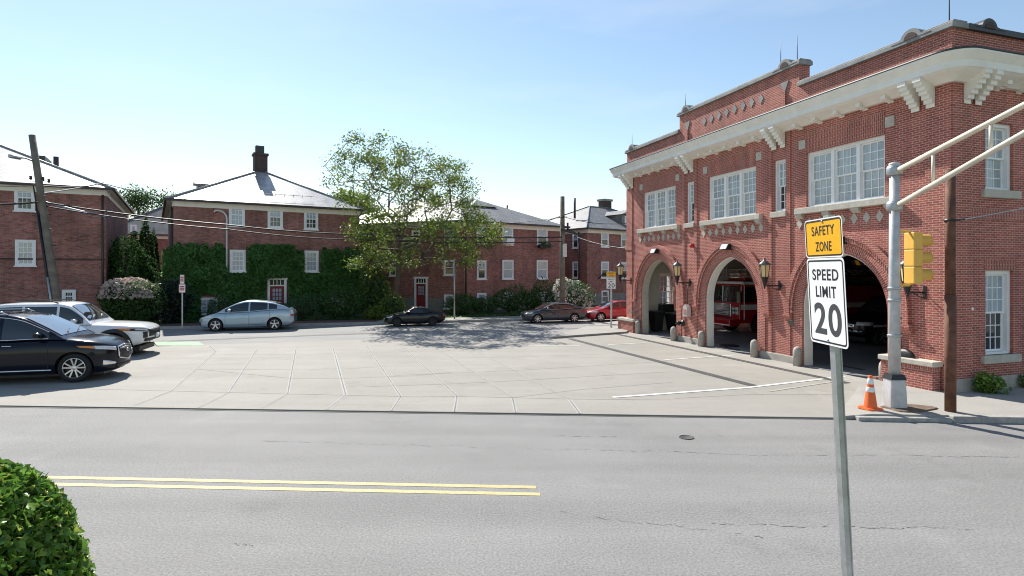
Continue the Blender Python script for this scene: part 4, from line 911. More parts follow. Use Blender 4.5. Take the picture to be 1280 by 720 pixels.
def conifer(label, c, h, r, leaf_m, n, ls, seed, tip=.35, name='arborvitae'):
    t = thing(name, label, 'conifer', (c[0], c[1], .1), 0, 'evergreens between the left houses'); g = np.random.default_rng(seed)
    u = g.uniform(0, 1, n); z = h * (1 - np.sqrt(u) * .98); a = g.uniform(0, 6.283, n); f = (1 - z / h) ** (.75 if tip < .5 else .5)
    prof = np.minimum(1, f * 1.25 + .04) * (1 + .13 * np.sin(5 * a + z * 2.2) + .1 * np.sin(9 * a - z * 4)); rr = r * prof * g.uniform(.25, 1, n) ** .4
    leaves('crown', np.stack([rr * np.cos(a), rr * np.sin(a), z + .15], 1), ls, leaf_m, t, flat=.2, aspect=.5)
    b = MB(); b.tube([(0, 0, 0), (0, 0, h * .45), (0, 0, h * .9)], [.11, .08, .02], 8); b.build('trunk', bark, t)
c = G(157, 405.5); conifer('broad dark cedar with pale tips right of the left house corner', (P(157, 340, 33.3).x, 33.3), 4.8, 1.7, leaf_con, 12000, .19, 41, .8, 'cedar')
conifer('tall slim arborvitae in the gap, the tallest one in the middle', (P(182, 340, 36).x, 36), 6.1, .75, leaf_con, 6500, .17, 42)
conifer('slim arborvitae just left of the tallest one in the gap', (P(168, 340, 37).x, 37), 5.4, .7, leaf_con, 5200, .17, 43)
conifer('narrow arborvitae against the left wall of the ivy house', (P(192, 340, 38).x, 38), 5.6, .55, leaf_con, 4200, .17, 44)
def shrub(label, c, r, leaf_m, n, ls, seed, z0=.1, name='shrub', extra=None, cat='shrub', group='shrubs in the front yards', lump=.16):
    t = thing(name, label, cat, (c[0], c[1], z0), 0, group); g = np.random.default_rng(seed)
    q = blob(n, (0, 0, r[2] * .92), r, lump, .28, seed, .02); leaves('foliage', q, ls, leaf_m, t, flat=.22)
    b = MB()
    for i in range(9):
        a = g.uniform(0, 6.28); k = g.uniform(.3, .75); b.tube([(.08 * math.cos(a), .08 * math.sin(a), 0), (r[0] * k * .5 * math.cos(a), r[1] * k * .5 * math.sin(a), r[2] * .8), (r[0] * k * math.cos(a), r[1] * k * math.sin(a), r[2] * 1.5)], [.03, .02, .008], 5)
    b.build('stems', bark, t)
    if extra:
        m, k, s_, zmin = extra; q = blob(int(k * 3), (0, 0, r[2] * .95), [x * 1.04 for x in r], lump, .06, seed, zmin)[:k]; leaves('blossom', q, s_, m, t, aspect=.9)
    return t
def at(px, Y): return (P(px, 0, Y).x, Y)
shrub('wide bush topped with faded pinkish white flower heads by the left house corner', at(163, 30.6), (1.62, 1.0, 1.22), leaf_dark, 5200, .13, 51, extra=(petal, 2600, .13, 1.45), name='hydrangea')
shrub('dark purple leaved bush behind the no parking sign', at(212, 31.4), (1.25, .9, 1.25), leaf_purple, 3400, .14, 52)
shrub('small round green bush before the white basement window of the ivy house', at(275, 32.4), (.75, .6, .72), leaf_blue, 1600, .11, 53)
shrub('low green bush under the ivy left of the red door', at(322, 34.0), (.95, .7, .75), leaf_blue, 1800, .11, 54)
shrub('round clipped bush right of the red door behind the blue car', at(378, 33.6), (1.0, .8, .78), leaf_blue, 2600, .10, 55)
shrub('large dark bush at the right end of the ivy house front', at(428, 34.2), (1.5, 1.0, 1.05), leaf_dark, 3400, .13, 56)
shrub('tall loose light green bush at the corner right of the ivy', at(467, 35.2), (.85, .8, 1.5), leaf_blue, 2600, .15, 57, extra=(leaf_yel, 700, .14, .6))
shrub('rounded grey green bush left of the black convertible', at(491, 34.3), (.72, .7, .72), leaf_blue, 1700, .12, 58, extra=(leaf_yel, 350, .11, .6))
shrub('low pale leaved plant on the pavement edge left of the black convertible', at(471, 33.6), (.85, .6, .42), leaf_yel, 1100, .12, 59)
shrub('dark bush below the ground floor window beside the thin grey post', at(577, 37.2), (1.2, .9, .75), leaf_dark, 2400, .12, 60)
shrub('low dark green bush in the middle of the bent house front', at(605, 38.0), (1.0, .8, .6), leaf_dark, 1800, .12, 61)
shrub('broad dark bush left of the grey sedan', at(645, 38.6), (1.7, 1.0, .95), leaf_dark, 3600, .13, 62)
shrub('dark bush behind the grey sedan by the right hand windows', at(680, 39.0), (1.5, 1.0, 1.15), leaf_dark, 3000, .13, 63)
shrub('bush covered in pale cream flowers between the grey sedan and the red car', at(716, 38.2), (1.25, 1.0, 1.2), leaf_blue, 2600, .15, 64, extra=(petal_w, 1300, .15, .5), name='flowering_shrub')
shrub('small leafy weed growing at the foot of the side wall of the station', (lambda v: (v.x, v.y))(ST(.78, -.32)), (.36, .3, .27), leaf_hedge, 900, .075, 65, .06, 'weed', cat='plant', group='weeds at the station wall')
shrub('tiny weed at the foot of the side wall of the station at the right edge', (lambda v: (v.x, v.y))(ST(2.25, -.2)), (.16, .16, .25), leaf_hedge, 220, .06, 66, .06, 'weed', cat='plant', group='weeds at the station wall')
# low ground cover along the front yards
g = np.random.default_rng(70); q = []
for _ in range(5200):
    x = g.uniform(-21, 8); o = 2.05 + abs(g.normal()) * .8; hgt = (.06 + .3 * (.5 + .5 * math.sin(x * 2.3)) * (.5 + .5 * math.sin(x * .9 + 1))) ; q.append((x, KF(x) + o, .12 + g.uniform(0, 1) * hgt))
tag(leaves('ground_cover', q, .13, leaf_dark, None, flat=.3), kind='stuff')
# clipped hedge in the near left corner
hd = thing('clipped_hedge', 'clipped glossy green hedge end in the near left corner', 'hedge', (-3.05, 2.75, .13))
def hedge_pt(u, v, inset=0):
    """superellipsoid skin of the hedge end, tall and round shouldered"""
    c_, s_ = math.cos(u), math.sin(u); e = .62; f = lambda a, p: math.copysign(abs(a) ** p, a)
    rx, ry, rz = .80 - inset, .74 - inset, 1.86 - inset
    if c_ < 0: rx += 2.4
    return (rx * f(math.cos(v), .55) * f(c_, e), ry * f(math.cos(v), .55) * f(s_, e), rz * f(math.sin(v), .62))
g = np.random.default_rng(71); q = []; nr = []
while len(q) < 40000:
    u = g.uniform(0, 6.283); v = math.asin(g.uniform(0.0, 1)); 
    if math.cos(u) < -.2 and g.random() < .4: continue
    p = np.array(hedge_pt(u, v)); dd_ = g.uniform(0, 1) ** 1.6 * .14; lum = .03 * math.sin(p[0] * 9 + p[2] * 7) + .025 * math.sin(p[1] * 11 - p[2] * 6)
    n_ = np.array((math.cos(u) * math.cos(v), math.sin(u) * math.cos(v), math.sin(v) * 1.1)); n_ /= np.linalg.norm(n_); q.append(p - n_ * (dd_ - lum)); nr.append(n_)
for _ in range(260):                      # stray shoots above the clipped skin
    u = g.uniform(-1.7, 1.7); v = math.asin(g.uniform(.1, 1)); p = np.array(hedge_pt(u, v)); n_ = np.array((math.cos(u) * math.cos(v), math.sin(u) * math.cos(v), math.sin(v) * 1.3)); h_ = abs(g.normal()) * .012
    for k in range(3): q.append(p + n_ * h_ * (k + 1) / 2 + g.normal(size=3) * .008); nr.append(n_)
leaves('foliage', q, .042, leaf_hedge, hd, flat=.22, aspect=.6, jit=.5, nrm=np.array(nr))
b = MB(); b.grid([[hedge_pt(2 * math.pi * i / 40, R(v_), .13) for i in range(40)] for v_ in (0, 8, 18, 30, 45, 60, 75, 89)], closed=True); b.build('core', hedge_core, hd, uv=False)
b = MB()
for i in range(110):
    u = g.uniform(-1.6, 1.6); v = R(g.uniform(5, 80)); p = Vector(hedge_pt(u, v, .22)); e = Vector(hedge_pt(u + g.uniform(-.15, .15), v + g.uniform(-.1, .15), .02)); b.tube([p, e], [.005, .002], 4)
b.build('twigs', bark, hd, uv=False)

# ------------------------------------------------------------------ signs, poles, signal
def rounded(w_, h_, r_, n=5):
    p = []
    for cx, cy, a0 in ((w_ / 2 - r_, h_ / 2 - r_, 0), (-w_ / 2 + r_, h_ / 2 - r_, 90), (-w_ / 2 + r_, -h_ / 2 + r_, 180), (w_ / 2 - r_, -h_ / 2 + r_, 270)):
        p += [(cx + r_ * math.cos(R(a0 + 90 * i / n)), cy + r_ * math.sin(R(a0 + 90 * i / n))) for i in range(n + 1)]
    return p
def plate(name, w_, h_, r_, d0, d1, m, parent, M):
    b = MB(); b.prism(rounded(w_, h_, r_), lambda x, y: tuple(M @ Vector((x, y, d0))), lambda x, y: tuple(M @ Vector((x, y, d1)))); return b.build(name, m, parent)
def border(name, w_, h_, r_, lw, d, m, parent, M):
    b = MB(); o = rounded(w_, h_, r_); i_ = rounded(w_ - 2 * lw, h_ - 2 * lw, max(.004, r_ - lw)); n = len(o)
    k = b.add([M @ Vector((x, y, d)) for x, y in o]); b.add([M @ Vector((x, y, d)) for x, y in i_])
    for i in range(n): j = (i + 1) % n; b.face((k + i, k + j, k + n + j, k + n + i))
    return b.build(name, m, parent, fix=False)
def speed_sign(label, base, face_rz, z_bottom, lean=(0, 0), zb=0.0, scale=1.0):
    """face looks along local -y before turning by face_rz; panel frame: x right, y up, z out of the face"""
    t = thing('speed_limit_sign', label, 'road sign', base, face_rz, None)
    sh = Matrix.Identity(4); sh[0][2], sh[1][2] = lean
    M = sh @ Matrix.Translation((0, -.03, z_bottom + .305)) @ Matrix.Rotation(R(90), 4, 'X')
    pl = plate('speed_plate', .47, .60, .035, -.002, .0, sign_wh, t, M); border('plate_border', .444, .574, .028, .011, .0012, sign_bk, pl, M)
    D = lambda x, y: M @ Matrix.Translation((x, y, .0008))
    text('lettering', 'SPEED', .078, sign_bk, pl, D(0, .185), .325, .0012, .0006); text('lettering', 'LIMIT', .078, sign_bk, pl, D(0, .067), .255, .0012, .0006)
    text('numerals', '20', .222, sign_gr, pl, D(.005, -.122), .335, .0045, .0006)
    N = M @ Matrix.Translation((0, .439, 0))
    pl = plate('safety_plate', .47, .268, .03, -.002, .0, sign_yel, t, N); border('plate_border', .452, .25, .026, .01, .0012, sign_bk, pl, N); border('white_edge', .472, .27, .031, .008, .0011, sign_wh, pl, N)
    D = lambda x, y: N @ Matrix.Translation((x, y, .0008))
    text('lettering', 'SAFETY', .066, sign_bk, pl, D(0, .052), .285, .0008, .0006); text('lettering', 'ZONE', .066, sign_bk, pl, D(0, -.058), .20, .0008, .0006)
    b = MB()
    for sx in (-1, 1): b.prism([(sx * .012, 0), (sx * .028, 0), (sx * .033, .034), (sx * .046, .034), (sx * .046, .028), (sx * .037, .028), (sx * .032, -.006), (sx * .012, -.006)], lambda x, y: tuple(sh @ Vector((x, y, zb))), lambda x, y: tuple(sh @ Vector((x, y, z_bottom + .9))))
    b.box((-.013, -.006, zb), (.013, 0, z_bottom + .9)); 
    for v in range(8, len(b.v)): pass
    k = len(b.v) - 8
    for v in range(k, k + 8): b.v[v] = tuple(sh @ Vector(b.v[v]))
    b.build('post', metal_lt, t)
    b = MB()
    for y in (.04, .858): b.lathe([(.008, 0), (.008, -.004), (.004, -.006)], 8, tuple(sh @ Vector((0, -.032, z_bottom + y))), 'y')
    b.build('bolt', metal_lt, t); return t
speed_sign('near white speed limit 20 sign under a yellow safety zone plate by the main street', (2.345, 3.95, 0), R(-90), 2.48, lean=(0.0, -.053), zb=.12)
b5 = G(764, 409.5, .12); speed_sign('far small speed limit 20 sign standing on the pavement in front of the red car', (b5.x, b5.y, 0), R(-12), 2.06, zb=.1)
# parking sign before the ivy
b6 = P(228, 0, 29.0); t = thing('parking_sign', 'grey post with two small white and red parking plates before the dark bushes', 'road sign', (b6.x, 29.0, 0), R(8))
b = MB(); b.box((-.03, -.02, .1), (.03, .02, 2.75)); b.build('post', metal_lt, t)
for z, h_, w_ in ((2.42, .46, .2), (1.98, .42, .30)):
    M = Matrix.Translation((0, -.03, z + h_ / 2 - .1)) @ Matrix.Rotation(R(90), 4, 'X'); pl = plate('plate', w_, h_, .02, -.002, .0, sign_wh, t, M); border('plate_border', w_ - .02, h_ - .02, .018, .012, .001, sign_red, pl, M)
    b = MB()
    for i in range(3): y = h_ * (.22 - .2 * i); k = b.add([M @ Vector(q) for q in ((-w_ * .33, y - .03, .0012), (w_ * .33, y - .03, .0012), (w_ * .33, y + .03, .0012), (-w_ * .33, y + .03, .0012))]); b.face(range(k, k + 4))
    b.build('red_marks', sign_red, pl, fix=False)
# thin grey post beside the convertible
q = P(568, 0, 33.9); t = thing('steel_post', 'thin grey steel post at the kerb right of the black convertible', 'post', (q.x, 33.9, .1))
b = MB(); b.tube([(0, 0, 0), (0, 0, 3.5)], .045, 8); b.build('post', metal_lt, t); b = MB(); b.lathe([(.055, 3.5), (.05, 3.56), (.01, 3.58)], 8); b.build('post_cap', metal_lt, t)
# leaning utility pole on the left with its lamp
PB, PT = Vector((P(77, 0, 27.6).x, 27.6, 0)), P(40, 169, 27.6)
def on_pole(z): return PB + (PT - PB) * (z / PT.z)
t = thing('utility_pole', 'leaning wooden utility pole with a small street lamp behind the white car', 'utility pole', PB)
ax = PT - PB; b = MB(); b.tube([ax * f for f in (0, .25, .5, .75, 1)], [.19, .18, .165, .15, .14], 12); b.build('pole', wood, t)
b = MB(); o = Vector((-.2, -.12, 0)); b.tube([ax * f + o * (1 - .1 * f) for f in (.02, .3, .62)], .06, 8); b.tube([ax * f + o for f in (.62, .75)], .03, 6); b.build('riser_conduit', black_m, t)
b = MB(); o = Vector((-.12, -.2, 0)); b.tube([ax * .02 + o, ax * .28 + o], .05, 8); b.build('riser_cover', metal_lt, t)
hz_ = on_pole(8.2) - PB; b = MB(); b.tube([hz_, hz_ + Vector((-.25, -.3, .15)), hz_ + Vector((-.32, -.55, .12))], .035, 8); ar = b.build('lamp_arm', metal_lt, t)
b = MB(); k = hz_ + Vector((-.33, -.7, .1)); b.grid([[k + Vector((sx * w_, yy, zz)) for sx, zz in ((-1, -.02), (-.6, .07), (.6, .07), (1, -.02), (.7, -.07), (-.7, -.07))] for yy, w_ in ((.2, .06), (.05, .13), (-.25, .15), (-.42, .05))], True, True); b.face(range(6)); b.face(range(18, 24)); b.build('lamp_head', metal_lt, ar)
b = MB()
for z in (4.2, 5.0, 5.7, 6.6, 7.3): q = on_pole(z) - PB; b.tube([q + Vector((-.3, 0, 0)), q + Vector((.35, -.02, 0))], .018, 5)
for dx, z in ((-.3, 7.35), (.28, 7.3), (.55, 7.2)): q = on_pole(z) - PB; b.lathe([(.02, 0), (.07, .04), (.05, .1), (.07, .16), (.02, .2)], 8, tuple(q + Vector((dx, -.1, 0))))
b.build('insulators', black_m, t)
# upright pole by the bent house
p2 = P(703, 0, 34.5); t = thing('utility_pole', 'straight wooden utility pole with a white box behind the grey sedan', 'utility pole', (p2.x, 34.5, .1))
b = MB(); b.tube([(0, 0, 0), (0, 0, 3.6), (0, 0, 7.35)], [.17, .155, .13], 12); b.build('pole', wood, t)
b = MB(); b.box((-.0, -.32, 3.7), (.24, -.14, 4.5)); b.build('meter_box', pm('box_pale', (.6, .6, .58), .5), t, bevel=.02)
b = MB(); b.bar((-.1, -.18, 5.35), (1.25, -.35, 4.95), .09, .1); b.bar((0, -.15, 5.6), (.75, -.3, 5.15), .05, .05); b.tube([(.3, -.2, 5.3), (.3, -.2, 5.75)], .06, 6); b.tube([(-.2, -.15, 6.1), (.25, -.15, 6.1)], .03, 6); b.build('cross_arm', black_m, t)
# overhead cables
def cable(name, pts, r, label, sag=.3, n=24, m=black_m, twist=0):
    q = []
    for a, c in zip(pts, pts[1:]):
        a, c = Vector(a), Vector(c)
        for i in range(n + (c == Vector(pts[-1]))):
            f = i / n; q.append(a + (c - a) * f + Vector((0, 0, -sag * 4 * f * (1 - f))))
    b = MB(); b.tube(q, r, 5); 
    if twist:
        h = [p + Vector((0, math.cos(i * 2.1) * twist, math.sin(i * 2.1) * twist)) for i, p in enumerate(q)]; b.tube(h, r * .45, 4)
    return tag(b.build(name, m, None, uv=False), label, 'cable', 'overhead cables along the far street')
P1a, P1b, P1c = on_pole(6.3), on_pole(6.12), on_pole(7.1)
cable('overhead_cable', [P(-120, 251, 25), P1a], .045, 'thick black cable running left from the leaning pole out of the picture', .15, twist=.05)
cable('overhead_cable', [P1a, P(285, 281, 30.0), P(455, 293, 32), Vector((p2.x, 34.4, 5.0))], .038, 'upper of the two thick black cables crossing the ivy house above the vent pipe', .1)
cable('overhead_cable', [P1b, P(285, 286.5, 30.0), P(460, 300, 32), Vector((p2.x, 34.4, 4.75))], .03, 'lower of the two thick black cables crossing the ivy house', .12)
cable('overhead_cable', [P1c, P(132, 230, 29.5), P(222, 247, 34.5)], .022, 'thin cable from the leaning pole to the eave of the ivy house', .1)
cable('overhead_cable', [P(-120, 219, 25), P1c], .02, 'thin upper cable leaving the leaning pole to the left', .2)
cable('overhead_cable', [P1c + Vector((0, 0, -.4)), P(130, 228, 30.0)], .03, 'pale grey cable stretched before the eave of the left edge house', .05, m=metal_lt)
cable('overhead_cable', [P1a + Vector((0, 0, .02)), P(134, 271, 30.2)], .06, 'bundled pale splice cable hanging from the leaning pole to the left edge house', .03, m=metal_lt, twist=.07)
cable('overhead_cable', [Vector((p2.x, 34.4, 6.2)), P(600, 280, 40.6)], .018, 'thin cable from the straight pole back to the roof of the bent house', .1)
cable('overhead_cable', [Vector((p2.x, 34.4, 6.25)), P(784, 279, 33)], .016, 'thin high cable from the straight pole towards the fire station', .2)
cable('overhead_cable', [Vector((p2.x + .6, 34.3, 5.1)), P(790, 311, 29.5)], .02, 'lower cable from the cross arm of the straight pole to the fire station wall', .15)
cable('overhead_cable', [Vector((p2.x, 34.4, 4.8)), P(1010, 330, 60)], .018, 'lowest cable leaving the straight pole past the right hand house', .1)
# traffic signal pole with its two tube mast arm
sb = G(1118, 510, .1); t = thing('signal_pole', 'grey traffic signal pole with a double tube mast arm on the corner pavement', 'signal pole', (sb.x, sb.y, .1))
b = MB(); b.prism(rounded(.36, .36, .05), lambda x, y: (x, y, 0), lambda x, y: (x * .86, y * .86, .62)); b.build('base', alu, t, bevel=.015)
b = MB(); b.prism(rounded(.34, .34, .04), lambda x, y: (x, y, .62), lambda x, y: (x * .8, y * .8, .72)); b.build('base_collar', black_m, t)
b = MB(); b.tube([(0, 0, .7), (0, 0, 2.6), (0, 0, 5.1)], [.118, .105, .092], 16); pl = b.build('pole', alu, t)
b = MB()
for z in (1.5, 2.25, 2.5, 4.3, 5.05): b.lathe([(.13, z), (.135, z + .01), (.135, z + .04), (.13, z + .05)], 16)
b.build('strap', metal_lt, pl); b = MB(); b.lathe([(.12, 5.1), (.1, 5.16), (.01, 5.19)], 14); b.build('pole_cap', alu, pl)
b = MB(); A0, A1 = Vector((0, -.05, 4.98)), Vector((.06, -6.6, 6.15)); B0_, B1_ = Vector((0, -.05, 4.25)), Vector((.06, -6.6, 6.05))
for a, c in ((A0, A1), (B0_, B1_)): b.tube([a + (c - a) * f for f in (0, .35, .7, 1)], [.056, .051, .045, .036], 10)
for f in (.16, .36, .58): b.tube([A0 + (A1 - A0) * f, B0_ + (B1_ - B0_) * f], .03, 8)
b.build('mast_arm', cream_pole, t)
for z in (4.9, 4.15): b = MB(); b.lathe([(.14, z), (.15, z + .03), (.15, z + .15), (.14, z + .18)], 14); b.build('arm_clamp', metal_lt, t)
t2 = thing('traffic_signal', 'yellow three section traffic signal seen from the side, strapped to the signal pole', 'traffic signal', (sb.x + .27, sb.y - .02, 2.72))
b = MB(); b.box((.02, -.16, 0), (.21, .16, .36)); b.box((.02, -.16, .362), (.21, .16, .718)); b.box((.02, -.16, .72), (.21, .16, 1.08)); b.build('signal_body', sig_yel, t2, bevel=.02)
b = MB()
for z in (-.03, 1.1): b.tube([(-.2, 0, z), (.03, 0, z), (.08, 0, z + (.04 if z < 0 else -.04))], .028, 8); b.box((-.2, -.06, z - .03), (-.13, .06, z + .03))
b.build('mount_bracket', sig_yel, t2)
for i, cl in enumerate((lamp_rd, lamp_am, pm('lamp_green', (.02, .2, .12), .2, var=0))):
    z = .9 - .36 * i; b = MB(); n = 16; rows = []
    for r_ in (.125, .135):
        pass
    ring = lambda r_, x, cut: [(x - (cut * .5 if -90 < a < 0 else 0) * 0, r_ * math.cos(R(a)), z + r_ * math.sin(R(a))) for a in range(-50, 231, 14)]
    b.grid([ring(.128, .212, 0), ring(.128, .44, 0), ring(.136, .44, 0), ring(.136, .212, 0)], True); b.build('visor', sig_yel, t2, sharp=40)
    b = MB(); b.lathe([(.118, .212), (.1, .24), (.05, .26), (.005, .265)], 16, (0, 0, z), 'x'); b.build('lens', cl, t2)
# rusty steel pole
rb = G(1188, 515, .1); t = thing('steel_pole', 'rusty brown steel pole standing before the corner of the fire station', 'pole', (rb.x, rb.y, .1))
b = MB(); b.tube([(0, 0, 0), (0, 0, 2.4)], .1, 14); b.tube([(0, 0, 2.38), (0, 0, 4.96)], .088, 14); b.build('pole', rust, t); b = MB(); b.lathe([(.11, 3.9), (.115, 3.92), (.11, 3.95)], 12); b.tube([(.08, -.02, 3.92), (.3, .02, 3.95)], .02, 6); b.build('wire_band', black_m, t)
cable('guy_wire', [Vector((rb.x + .3, rb.y, 4.05)), Vector((14.0, 12.5, 5.05)), Vector((24, 13.5, 6.2))], .011, 'thin pale wire running right from the rusty steel pole', .06, m=metal_lt)
# traffic cone
cb = G(1088, 512, .1); t = thing('traffic_cone', 'orange traffic cone with two white bands at the foot of the signal pole', 'traffic cone', (cb.x, cb.y, .115), R(12))
b = MB(); b.prism(rounded(.36, .36, .05), lambda x, y: (x, y, 0), lambda x, y: (x * .96, y * .96, .035)); b.lathe([(.135, .034), (.125, .06), (.04, .68), (.03, .7), (.001, .7)], 24); b.build('cone_body', orange, t, sharp=40)
rr = lambda z: .125 - (.085) * (z - .06) / .62
for z0, z1_ in ((.36, .46), (.52, .64)):
    b = MB(); b.lathe([(rr(z0) + .001, z0), (rr(z0) + .004, z0 + .004), (rr(z1_) + .004, z1_ - .004), (rr(z1_) + .001, z1_)], 24); b.build('white_band', refl, t)
# broken dark patch round the signal pole foot, brick scraps, dark bag on the low wall
b = MB(); pts = [(.55 * math.cos(a) * (1 + .18 * math.sin(3 * a + 1)) + .1, .33 * math.sin(a) * (1 + .2 * math.sin(2 * a))) for a in [2 * math.pi * i / 22 for i in range(22)]]
b.prism(pts, lambda x, y: (x, y, 0), lambda x, y: (x * .93, y * .93, .03)); o = b.build('pavement_patch', pm('patch_earth', (.15, .105, .075), .95, var=.45, vs=6, bump=.7, bs=18), None, (sb.x + .12, sb.y - .12, .112)); tag(o, kind='structure')
def scrap(px, py, dx, label, a):
    b = MB(); b.box((-.1, -.05, 0), (.1, .05, .06)); v = G(px, py, .1); tag(b.build('brick_scrap', pm('brick_scrap', (.35, .16, .11), .9, var=.3, vs=9) if 'brick_scrap' not in MATS else MATS['brick_scrap'], None, (v.x + dx, v.y, .09), R(a), bevel=.012), label, 'loose brick', 'loose bricks by the low wall')
scrap(1097, 473, 0, 'loose broken brick lying left of the signal pole', 15); scrap(1101, 472, .12, 'second loose brick lying against the first one left of the signal pole', -20)
bgm = thing('dark_bag', 'crumpled dark bag lying on the low wall cap behind the signal pole', 'bag', ST(-.2, 1.0, .81), RS)
b = MB(); b.grid([[((.10 + .03 * math.sin(3 * a + k)) * r_ * math.cos(a), .3 * r_ * math.sin(a) * (1 + .15 * math.sin(2 * a + k)), z) for a in [2 * math.pi * i / 14 for i in range(14)]] for k, (r_, z) in enumerate(((.9, 0), (1, .05), (.75, .13), (.35, .19), (.05, .2)))], True, True); b.build('bag_body', trim_bk, bgm)

# ------------------------------------------------------------------ vehicles
def smooth_interp(keys, x):
    xs = [k[0] for k in keys]; ys = [k[1] for k in keys]
    if x <= xs[0]: return ys[0]
    if x >= xs[-1]: return ys[-1]
    i = max(j for j in range(len(xs) - 1) if xs[j] <= x)
    h = xs[i + 1] - xs[i]; t = (x - xs[i]) / h
    def slope(j):
        if j == 0: return (ys[1] - ys[0]) / (xs[1] - xs[0])
        if j == len(xs) - 1: return (ys[-1] - ys[-2]) / (xs[-1] - xs[-2])
        a = (ys[j] - ys[j - 1]) / (xs[j] - xs[j - 1]); c = (ys[j + 1] - ys[j]) / (xs[j + 1] - xs[j])
        return 0 if a * c <= 0 else 2 * a * c / (a + c)
    m0, m1 = slope(i), slope(i + 1)
    return (2 * t ** 3 - 3 * t * t + 1) * ys[i] + (t ** 3 - 2 * t * t + t) * h * m0 + (-2 * t ** 3 + 3 * t * t) * ys[i + 1] + (t ** 3 - t * t) * h * m1
RING = [(0, 0), (.78, 0), (.90, .03), (.965, .11), (.99, .25), (1.0, .45), (.995, .62), (.985, .76), (.955, .88), (.90, .955), (.80, .99), (.45, 1.012), (0, 1.02)]
def build_car(name, label, loc, rz, S, group='cars parked round the forecourt', scale=1):
    """S: top (x,z) of hood-belt-deck line, bot (x,z), wid (x, half width), roof (x,z), cols, wheels"""
    t = thing(name, label, S.get('cat', 'car'), loc, rz, group); t.scale = (scale,) * 3
    Lh = S['L'] / 2; top = lambda x: smooth_interp(S['top'], x); bot = lambda x: smooth_interp(S['bot'], x); wid = lambda x: smooth_interp(S['wid'], x)
    N = 54; xs = [-Lh * math.cos(math.pi * i / N) * (1) for i in range(N + 1)]
    def ring(x):
        zt, zb, w_ = top(x), bot(x), wid(x); p = [(x, w_ * a, zb + (zt - zb) * c) for a, c in RING]
        return p + [(x, -y, z) for _, y, z in p[::-1][1:-1]]
    body = MB(); rows = [ring(x) for x in xs]; k, n = body.grid(rows, True, True); body.face([k + i for i in range(n)][::-1]); body.face([k + N * n + i for i in range(n)])
    bo = body.build('body', [S['paint'], trim_bk], None, sharp=38)
    cuts = []
    for wx, wr in S['wheels']:
        for sg in (-1, 1):
            c = MB(); c.m = 0; wy = S['W'] / 2; c.lathe([(wr + S.get('gap', .055), -.34), (wr + S.get('gap', .055), .25)], 28, (wx, sg * (wy - .03), wr), 'y', smooth=False); o = c.build('cut', [trim_bk], None); cuts.append(o)
    boolean(bo, cuts); bo.parent = t
    bo.data.set_sharp_from_angle(angle=R(38))
    def side_y(x, z):
        zt, zb, w_ = top(x), bot(x), wid(x); f = (z - zb) / (zt - zb); c = [q[1] for q in RING[1:10]]; a = [q[0] for q in RING[1:10]]
        return w_ * float(np.interp(f, c, a))
    # cabin
    rf = S['roof']; x0, x1 = rf[0][0], rf[-1][0]; zr_max = max(z for _, z in rf); zroof = lambda x: smooth_interp(rf, x)
    wtop = S.get('wtop', .76); wbelt = .925
    def sect(x):
        zb = top(x) - .02; zr = max(zroof(x), zb + .004); f = (zr - zb) / (zr_max - zb + 1e-6); wb = wid(x) * wbelt; wr = wid(x) * (wbelt * (1 - f) + wtop * f)
        return zb, zr, wb, wr
    M_ = 44; cx = [x0 + (x1 - x0) * (.5 - .5 * math.cos(math.pi * i / M_)) for i in range(M_ + 1)]
    def crow(x):
        zb, zr, wb, wr = sect(x); h = zr - zb
        p = [(x, wb, zb), (x, wb + (wr - wb) * .5 + .012 * min(1, h * 2), zb + h * .5), (x, wr + (wb - wr) * .12, zb + h * .86), (x, wr * .965, zb + h * .955), (x, wr * .86, zb + h * .99), (x, wr * .45, zb + h * 1.0 + .025 * min(1, h)), (x, 0, zb + h + .03 * min(1, h))]
        return p + [(q[0], -q[1], q[2]) for q in p[::-1][1:]]
    cb_ = MB(); cb_.grid([crow(x) for x in cx], True); cab = cb_.build('cabin', S.get('roof_paint', S['paint']), t, sharp=50)
    # glazing: panels lying just proud of the cabin skin
    def spt(x, v, sg, off=.007):
        zb, zr, wb, wr = sect(x); z = v; f = (z - zb) / max(zr - zb, 1e-4); ks = [0, .5, .86, .955]; ws = [wb, wb + (wr - wb) * .5 + .012 * min(1, (zr - zb) * 2), wr + (wb - wr) * .12, wr * .965]
        return (x, sg * (float(np.interp(f, ks, ws)) + off), z)
    def side_glass(xa, xb, nm):
        for sg in (-1, 1):
            b = MB(); rws = []; m = 18
            for i in range(m + 1):
                x = xa + (xb - xa) * i / m; zb, zr, _, _ = sect(x); lo = zb + .035; hi = zb + (zr - zb) * .88 - .02
                if hi < lo + .01: hi = lo + .01
                rws.append([spt(x, lo + (hi - lo) * j / 4, sg) for j in range(5)])
            b.grid(rws, True); b.build(nm, car_glass, t, fix=False, uv=False)
    for xa, xb in S['glass']: side_glass(xa, xb, 'side_window')
    def top_glass(xa, xb, nm, fy=.86, mat=None):
        b = MB(); rws = []
        for i in range(13):
            x = xa + (xb - xa) * i / 12; zb, zr, wb, wr = sect(x); h = zr - zb; e = .01
            a2, b2 = sect(x + e)[1], sect(x - e)[1]; sl = (a2 - b2) / (2 * e); nx, nz = -sl / math.hypot(sl, 1), 1 / math.hypot(sl, 1)
            rws.append([(x + nx * .012, wr * fy * f, zb + h + (.03 if abs(f) < .1 else .025 if abs(f) < .6 else .004) * min(1, h) + nz * .014) for f in (-1, -.75, -.5, -.25, 0, .25, .5, .75, 1)])
        b.grid(rws, True); return b.build(nm, mat or car_glass, t, fix=False, uv=False)
    top_glass(*S['ws'], 'windscreen', mat=ws_glass); top_glass(*S['rw'], 'rear_window')
    if 'sunroof' in S: top_glass(*S['sunroof'], 'sunroof', .6)
